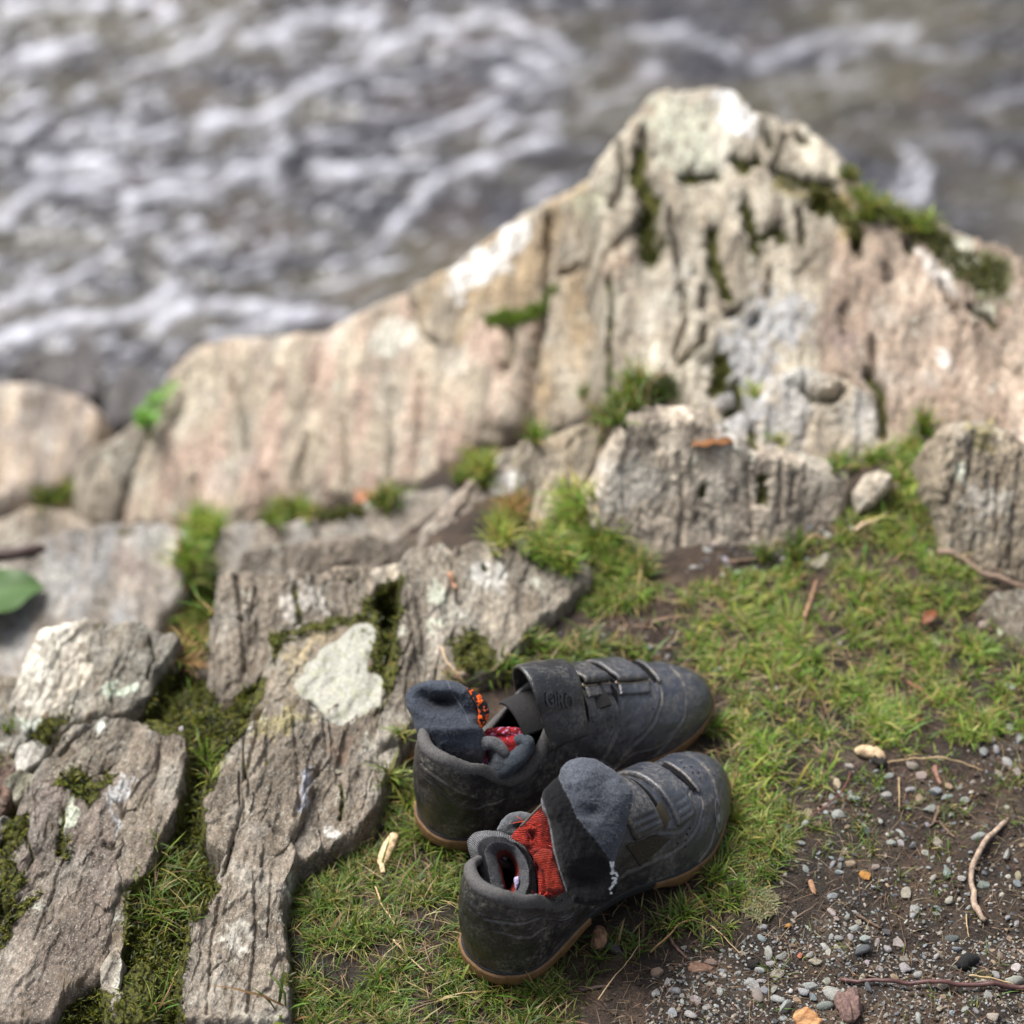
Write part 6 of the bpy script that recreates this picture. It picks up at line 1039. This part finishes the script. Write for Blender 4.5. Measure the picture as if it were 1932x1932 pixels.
# ---------------------------------------------------------------- the socks
NAVY, GRY, BLKC, REDC, ORG, LAV = (.030,.037,.050), (.085,.088,.094), (.004,.004,.005), (.24,.016,.008), (.75,.11,.008), (.32,.27,.48)
def facing(px, py, z, tilt): p = pt(px, py, z); n = CO - p; n[2] *= tilt; n /= np.linalg.norm(n); return p, n
def pouch(name, parent, outline, anchor, tilt, front, back, colf, n=260, m=60, dents=(), mat=None, seed=1, rag=.8, pw=2., k=4, sm=4, zfun=None, ribf=None):
    """a soft closed bag of cloth: outline seen from the front, bulging towards and away from it"""
    P = smooth_loop(resample(outline, n), sm); a, nn = facing(*anchor, tilt); c = P.mean(0); pn = np.roll(P, -1, 0) - np.roll(P, 1, 0); pn = np.stack([pn[:, 1], -pn[:, 0]], 1); pn /= np.linalg.norm(pn, axis=1)[:, None] + 1e-9
    P = P + pn * (rag * fbm(P[:, 0] * .1, P[:, 1] * .1, seed, 3, seed))[:, None]; r = np.linspace(0, 1, m) ** .8; Q = c + (P[None] - c) * r[:, None, None]
    V0 = on_plane(Q[..., 0], Q[..., 1], a, nn); h = (1 - r[:, None] ** pw) ** .55 + 0 * Q[..., 0]; qx, qy = Q[..., 0], Q[..., 1]
    d = 0
    for (x, y, rx, ry, am) in dents: d = d + am * np.exp(-((qx - x) / rx) ** 2 - ((qy - y) / ry) ** 2)
    f = .0012 * fbm(qx * .03, qy * .03, seed, 3, seed) + .0006 * fbm(qx * .1, qy * .1, seed, 2, seed + 1)
    zf = zfun(qx, qy) if zfun else 0
    Vf = V0 + nn * (front * h + d + f + zf)[..., None]; Vb = V0 + nn * (-back * h + zf)[..., None]
    V = np.vstack([Vf.reshape(-1, 3), Vb.reshape(-1, 3)]); F = gridF(m, n, True); cc = colf(qx, qy, r[:, None] + 0 * qx); cc = np.vstack([cc.reshape(-1, 3)] * 2)
    o = mesh(name, V, np.vstack([F, F[:, ::-1] + m * n]), mat or MF, parent, col=cc.clip(0, 1), attrs={'rib': np.tile((ribf(qx, qy) if ribf else qx * .2).ravel(), 2)})
    return o, Vf, nn
def const(c): return lambda x, y, r: np.broadcast_to(A(c), x.shape + (3,)).copy()
def ring_loft(name, parent, loops, colors, mat, ribn, n=200, seed=1, sub=5):
    """cloth rolled over: a stack of closed outlines (polygon, anchor height, lift along the view)"""
    R_ = []
    for poly, (ax_, ay_, az_), d in loops:
        P = resample(poly, n); q_ = P - P.mean(0); i0 = np.argmin(np.abs(np.arctan2(q_[:, 0], q_[:, 1]))); P = np.roll(P, -i0, 0); P = smooth_loop(P, 3); a, nn = facing(ax_, ay_, az_, 1.); R_.append(on_plane(P[:, 0], P[:, 1], a, nn) + nn * d)
    R_ = A(R_); t = np.linspace(0, len(R_) - 1, (len(R_) - 1) * sub + 1); i = np.minimum(t.astype(int), len(R_) - 2); f = t - i
    g = lambda k: R_[np.clip(k, 0, len(R_) - 1)]
    f_ = f[:, None, None]; V = .5 * (2 * g(i) + (g(i + 1) - g(i - 1)) * f_ + (2 * g(i - 1) - 5 * g(i) + 4 * g(i + 1) - g(i + 2)) * f_ ** 2 + (3 * g(i) - g(i - 1) - 3 * g(i + 1) + g(i + 2)) * f_ ** 3)
    Cc = A(colors); Cv = Cc[np.clip(np.round(t).astype(int), 0, len(Cc) - 1)]; V = V + (.0005 * fbm(V[..., 0] * 120, V[..., 1] * 120, V[..., 2] * 120, 3, seed))[..., None]
    rib = np.tile(np.arange(n) / n * ribn, (len(t), 1)); F = gridF(len(t), n, True)
    return mesh(name, V.reshape(-1, 3), F, mat, parent, col=np.repeat(Cv[:, None], n, 1).reshape(-1, 3), attrs={'rib': rib.ravel()})
def fuzz(name, parent, V, N, n, L, col, seed):
    r = np.random.default_rng(seed); i = r.integers(0, len(V), n); hp = Heap(); P = V[i] + r.normal(0, .0003, (n, 3)); hp.add(*blades(P, np.tile(N, (n, 1)) if N.ndim == 1 else N[i], L, .00016, [(col, 1.)], 1.6, seed=seed)); o = hp.build(name, MV, parent=parent); o['kind'] = 'stuff'; return o

# near sock: dark toe pouch lolling over the straps, cuff rolled outwards, red lining
sn = empty('sock', tuple(pt(1090, 1690, .06))); tag(sn, 'near sock, its grey and black toe flopped over the straps above a red lining', 'sock', 'pair of socks stuffed in the shoes')
off = -A(sn.location)
def stay(root):
    bpy.context.view_layer.update(); inv = root.matrix_world.inverted()
    for ch in root.children: ch.matrix_parent_inverse = inv
np_out = z1([(835,845),(850,800),(900,745),(935,720),(942,680),(985,640),(1050,622),(1120,630),(1190,668),(1270,728),(1325,800),(1318,880),(1298,960),(1280,1040),(1245,1120),(1228,1190),(1255,1260),(1252,1345),(1200,1400),(1100,1420),(1010,1400),(965,1340),(925,1220),(900,1120),(885,1020),(872,950),(842,900)])
bd = z1([(925,715),(960,790),(1000,865),(1030,940),(1080,1000),(1130,1060),(1170,1120),(1215,1175),(1250,1240)])
def near_col(x, y, r):
    wx_ = x + 2.2 * fbm(x * .09, y * .09, 1, 3, 5); wy_ = y + 2.2 * fbm(x * .09, y * .09, 4, 3, 6); B_ = A(bd); yy = np.interp(wx_, B_[:, 0], B_[:, 1]); g = sstep(-1.2, 1.2, yy - wy_)[..., None]
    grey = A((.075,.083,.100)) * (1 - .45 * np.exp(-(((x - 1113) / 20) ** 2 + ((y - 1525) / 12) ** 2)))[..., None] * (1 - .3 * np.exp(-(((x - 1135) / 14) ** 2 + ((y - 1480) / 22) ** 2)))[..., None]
    hem = (sstep(3.4, 1.6, np.abs(dpoly(x, y, z1([(835,850),(870,950),(885,1020),(900,1120),(930,1230),(965,1340)])) - 1.5)) )[..., None]
    c = grey * g + A(BLKC) * (1 - g); return c * (1 - hem) + A((.13,.13,.14)) * hem
o, Vf, nn = pouch('sock_toe', sn, np_out, (1110, 1600, .118), .9, .026, .012, near_col, 320, 90, [(1116,1530,20,13,-.006),(1165,1500,12,20,.003),(1100,1470,26,20,.004),(1140,1475,16,14,-.003),(1110,1660,40,30,-.014),(1170,1610,14,40,.002)], MF, 5, zfun=lambda x, y: .010 * sstep(1640, 1470, y))
fv = Vf.reshape(-1, 3); qx, qy = proj(fv); B_ = A(bd); kk = np.interp(qx, B_[:, 0], B_[:, 1]) > qy; fuzz('fleece_fuzz', sn, fv[kk], nn, 5200, .0030, (.09,.098,.12), 11)
pouch('red_lining', sn, z1([(670,1050),(720,990),(765,950),(800,930),(822,880),(850,910),(880,960),(900,1060),(930,1200),(975,1340),(900,1370),(830,1370),(810,1240),(790,1150),(740,1090)]), (1025, 1640, .100), .9, .008, .006, lambda x, y, r: (A(REDC) * (1.25 + .5 * fbm(x * .08, y * .08, 2, 3, 9))[..., None]).clip(0, 1), 160, 34, [(1005,1580,8,14,-.010),(1015,1640,5,24,-.010),(1000,1600,12,4,-.005)], MRIB, 7, rag=1.5, ribf=lambda x, y: y * .33 + 1.5 * fbm(x * .04, y * .04, 1, 2, 3))
pouch('red_lining', sn, z1([(812,960),(818,900),(835,880),(850,940),(862,1010),(850,1080),(815,1090),(800,1030)]), (1020, 1560, .108), .9, .005, .004, const((.32,.030,.012)), 80, 18, (), MRIB, 8, ribf=lambda x, y: x * .4)
pouch('red_lining', sn, z1([(790,1150),(850,1105),(895,1120),(920,1200),(960,1335),(870,1345),(850,1250)]), (1035, 1655, .103), .9, .006, .004, const((.28,.024,.010)), 110, 24, (), MRIB, 9, ribf=lambda x, y: y * .30 - x * .03)
hp = Heap(); 
for (x, y), n_, c in [((1003,1560),12,(.45,.04,.02)), ((1008,1592),12,(.4,.03,.02)), ((1030,1603),10,(.5,.10,.08)), ((1012,1695),10,(.5,.03,.02))]:
    a, nn2 = facing(1020, 1600, .115, .9); P = on_plane(x + rng.normal(0, 5, n_), y + rng.normal(0, 6, n_), a, nn2); hp.add(*blades(P, np.tile(nn2, (n_, 1)), .010, .0007, [(c, 1.)], 1.5, seed=int(x)))
o = hp.build('loose_threads', MV, parent=sn); o['kind'] = 'stuff'
pouch('sock_fold', sn, z1([(600,1010),(625,960),(660,925),(715,912),(775,920),(812,945),(800,985),(770,1000),(750,1035),(690,1060),(630,1050)]), (975, 1555, .088), .9, .010, .008, lambda x, y, r: (A(GRY) * (.8 + .5 * sstep(.7, 1., r))[..., None]), 120, 26, [(985,1560,16,8,-.008)], MF, 10)
lo = lambda pl: z1(pl)
ring_loft('rolled_cuff', sn, [
 (lo([(560,1420),(520,1330),(500,1230),(480,1160),(490,1110),(560,1060),(640,1050),(720,1090),(770,1170),(800,1300),(800,1440),(700,1480)]), (955,1640,.075), -.030),
 (lo([(535,1400),(500,1300),(478,1200),(448,1120),(440,1070),(475,1030),(540,1015),(620,1020),(700,1050),(760,1110),(800,1190),(815,1300),(810,1420),(700,1480)]), (955,1640,.085), -.008),
 (lo([(555,1400),(530,1300),(505,1200),(470,1110),(478,1060),(530,1028),(620,1032),(700,1065),(755,1125),(790,1200),(800,1300),(785,1420),(690,1460)]), (955,1640,.094), .0),
 (lo([(590,1400),(560,1290),(535,1180),(522,1120),(540,1080),(590,1058),(650,1065),(710,1095),(755,1150),(778,1220),(780,1300),(750,1400),(680,1440)]), (955,1640,.098), .002),
 (lo([(605,1390),(580,1290),(555,1180),(545,1130),(560,1098),(600,1078),(650,1085),(700,1110),(740,1160),(760,1225),(760,1300),(728,1390),(670,1420)]), (955,1640,.099), .001),
 (lo([(640,1370),(620,1280),(595,1180),(585,1140),(600,1115),(640,1105),(680,1125),(712,1170),(728,1225),(725,1290),(700,1350),(670,1380)]), (955,1640,.097), -.003),
 (lo([(650,1350),(635,1270),(612,1180),(605,1150),(620,1130),(650,1125),(682,1145),(705,1185),(715,1230),(708,1290),(690,1330),(668,1360)]), (955,1640,.093), -.006),
 (lo([(655,1330),(640,1270),(625,1200),(622,1170),(640,1155),(660,1155),(680,1175),(695,1210),(698,1240),(690,1280),(680,1310),(668,1330)]), (955,1640,.086), -.012)],
 [(.11,.108,.112),(.12,.118,.124),(.15,.148,.155),(.012,.013,.016),(.13,.13,.14),(.14,.14,.15),(.36,.028,.014),(.28,.018,.010)], MRIB, 120, seed=4)
a_, n_ = facing(945, 1625, .075, 1.)
pouch('sock_label', sn, z1([(598,1135),(625,1125),(655,1170),(640,1190),(610,1165)]), (945,1615,.078), .95, .002, .001, const((.45,.40,.60)), 40, 8, (), MF, 12)
pouch('sock_label', sn, z1([(690,1270),(715,1255),(722,1290),(705,1330),(695,1310)]), (975,1665,.088), .95, .002, .001, const((.45,.40,.60)), 40, 8, (), MF, 13)
# white knitted marks on the dark band at the lower right of the pouch
hp = Heap()
def stroke(pts, w, col, base):
    q = resample(A(z1(pts)), 14, False); a, nn3 = facing(*base, .9); P = on_plane(q[:, 0], q[:, 1], a, nn3); T = np.gradient(P, axis=0); T /= np.linalg.norm(T, axis=1)[:, None]; S_ = np.cross(T, nn3); L = np.empty((28, 3)); L[::2] = P + S_ * w; L[1::2] = P - S_ * w; i = np.arange(13) * 2; hp.add(L, np.vstack([np.stack([i, i + 1, i + 3], 1), np.stack([i, i + 3, i + 2], 1)]), np.tile(A(col), (28, 1)))
for pts in ([(1205,1180),(1222,1235)], [(1222,1180),(1215,1240)], [(1205,1245),(1235,1240),(1245,1262)], [(1213,1268),(1240,1270),(1215,1300),(1240,1290)], [(1200,1330),(1230,1295)], [(1205,1350),(1215,1345)]): stroke(pts, .0008, (.15,.16,.18), (1158,1645,.1435))
o = hp.build('knitted_mark', MV, parent=sn)
# far sock: heel pocket standing out of the shoe, orange figured band, folded cuffs
sf = empty('sock', tuple(pt(900, 1400, .06))); tag(sf, 'far sock, its navy heel pocket standing out of the shoe with an orange patterned band', 'sock', 'pair of socks stuffed in the shoes')
fo_ = z1([(112,300),(130,262),(180,232),(240,215),(320,213),(390,222),(440,250),(470,300),(495,350),(510,405),(505,440),(530,480),(540,540),(545,600),(530,660),(440,690),(340,660),(270,640),(240,590),(205,540),(170,480),(140,400),(118,350)])
def far_col(x, y, r):
    inn = np.exp(-(((x - 835) / 46) ** 2 + ((y - 1325) / 19) ** 2 + .3 * ((x - 835) / 46) * ((y - 1325) / 19)) ** 2)[..., None]; low = sstep(1400, 1425, y)[..., None]  # inn: shade of the heel hollow, painted in as darker cloth
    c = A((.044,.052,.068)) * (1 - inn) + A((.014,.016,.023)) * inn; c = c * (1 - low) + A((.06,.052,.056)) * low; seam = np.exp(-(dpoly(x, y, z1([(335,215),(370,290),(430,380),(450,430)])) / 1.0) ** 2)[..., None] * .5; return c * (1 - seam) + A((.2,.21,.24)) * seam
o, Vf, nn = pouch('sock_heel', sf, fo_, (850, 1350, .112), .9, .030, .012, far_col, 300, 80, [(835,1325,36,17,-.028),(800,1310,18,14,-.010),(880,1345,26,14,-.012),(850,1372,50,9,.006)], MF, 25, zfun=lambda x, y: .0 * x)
fv = Vf.reshape(-1, 3); fuzz('fleece_fuzz', sf, fv, nn, 3600, .0026, (.06,.068,.085), 12)
def band_col(x, y, r):
    k = fbm(x * .14, y * .14, 3.3, 2, 31); k2 = sstep(.02, .09, k)[..., None]; return A((.012,.010,.014)) * (1 - k2) + A(ORG) * k2
pouch('patterned_band', sf, z1([(438,248),(470,262),(510,285),(548,330),(562,385),(552,430),(530,462),(512,480),(495,455),(505,410),(498,360),(475,310),(450,275)]), (905, 1335, .120), .9, .006, .004, band_col, 200, 40, (), MF, 26, rag=.5)
red = lambda x, y, r: (A((.20,.010,.012)) * (1.1 + .8 * fbm(x * .08, y * .08, 2, 3, 9))[..., None] + (sstep(.3, .45, fbm(x * .13, y * .16, 6, 2, 41)) * sstep(1398, 1388, y) * sstep(905, 915, x))[..., None] * A(LAV) * .8).clip(0, 1)
pouch('red_lining', sf, z1([(400,610),(450,560),(505,500),(560,470),(640,462),(720,465),(775,500),(800,560),(780,640),(640,640),(520,700),(430,680)]), (940, 1400, .088), .9, .008, .010, red, 180, 40, [(950,1390,20,6,-.004)], MF, 27, rag=1.4)
pouch('red_lining', sf, z1([(440,700),(500,640),(540,600),(560,640),(520,720),(490,735)]), (905, 1445, .080), .9, .004, .006, lambda x, y, r: A((.16,.01,.015)) * (1 - sstep(.0, .3, fbm(x * .2, y * .2, 1, 2, 42))[..., None]) + A(LAV) * .6 * sstep(.0, .3, fbm(x * .2, y * .2, 1, 2, 42))[..., None], 80, 18, (), MF, 28)
def sweep_fold(name, parent, pts, r, col, anchor, seed, prof=None):
    q = A(smoothline(z1(pts), 70)); a, nn4 = facing(*anchor, .9); P = on_plane(q[:, 0], q[:, 1], a, nn4); t = np.linspace(0, 1, len(P)); rr = r * (np.interp(t, *prof) if prof else np.sqrt(np.clip(1 - (2 * t - 1) ** 6, .1, 1)))
    V, F = tube(P, rr, 18); V = V + (.0014 * fbm(V[:, 0] * 70, V[:, 1] * 70, V[:, 2] * 70, 3, seed))[:, None] * nn4; n = len(V); c = np.tile(A(col), (n, 1)); return mesh(name, V, F, MF, parent, col=c, attrs={'rib': np.zeros(n)})
sweep_fold('sock_fold', sf, [(255,585),(270,625),(330,640),(400,640),(460,600),(510,560),(560,545),(600,555),(640,600),(665,625)], .0062, (.10,.10,.105), (900,1420,.093), 3)
sweep_fold('sock_fold', sf, [(560,730),(600,700),(660,670),(720,620),(760,570),(765,545),(730,530),(700,545)], .0088, (.045,.053,.064), (960,1425,.088), 4, ([0, .4, .8, 1], [1, 1, .8, .5]))
pouch('sock_fold', sf, z1([(555,560),(600,560),(650,620),(700,650),(690,700),(620,745),(560,755),(520,740),(530,700),(560,640)]), (940, 1450, .080), .9, .008, .008, const((.05,.055,.062)), 120, 30, [(925,1425,6,20,-.006)], MF, 29)
for rt in (sn, sf): stay(rt)
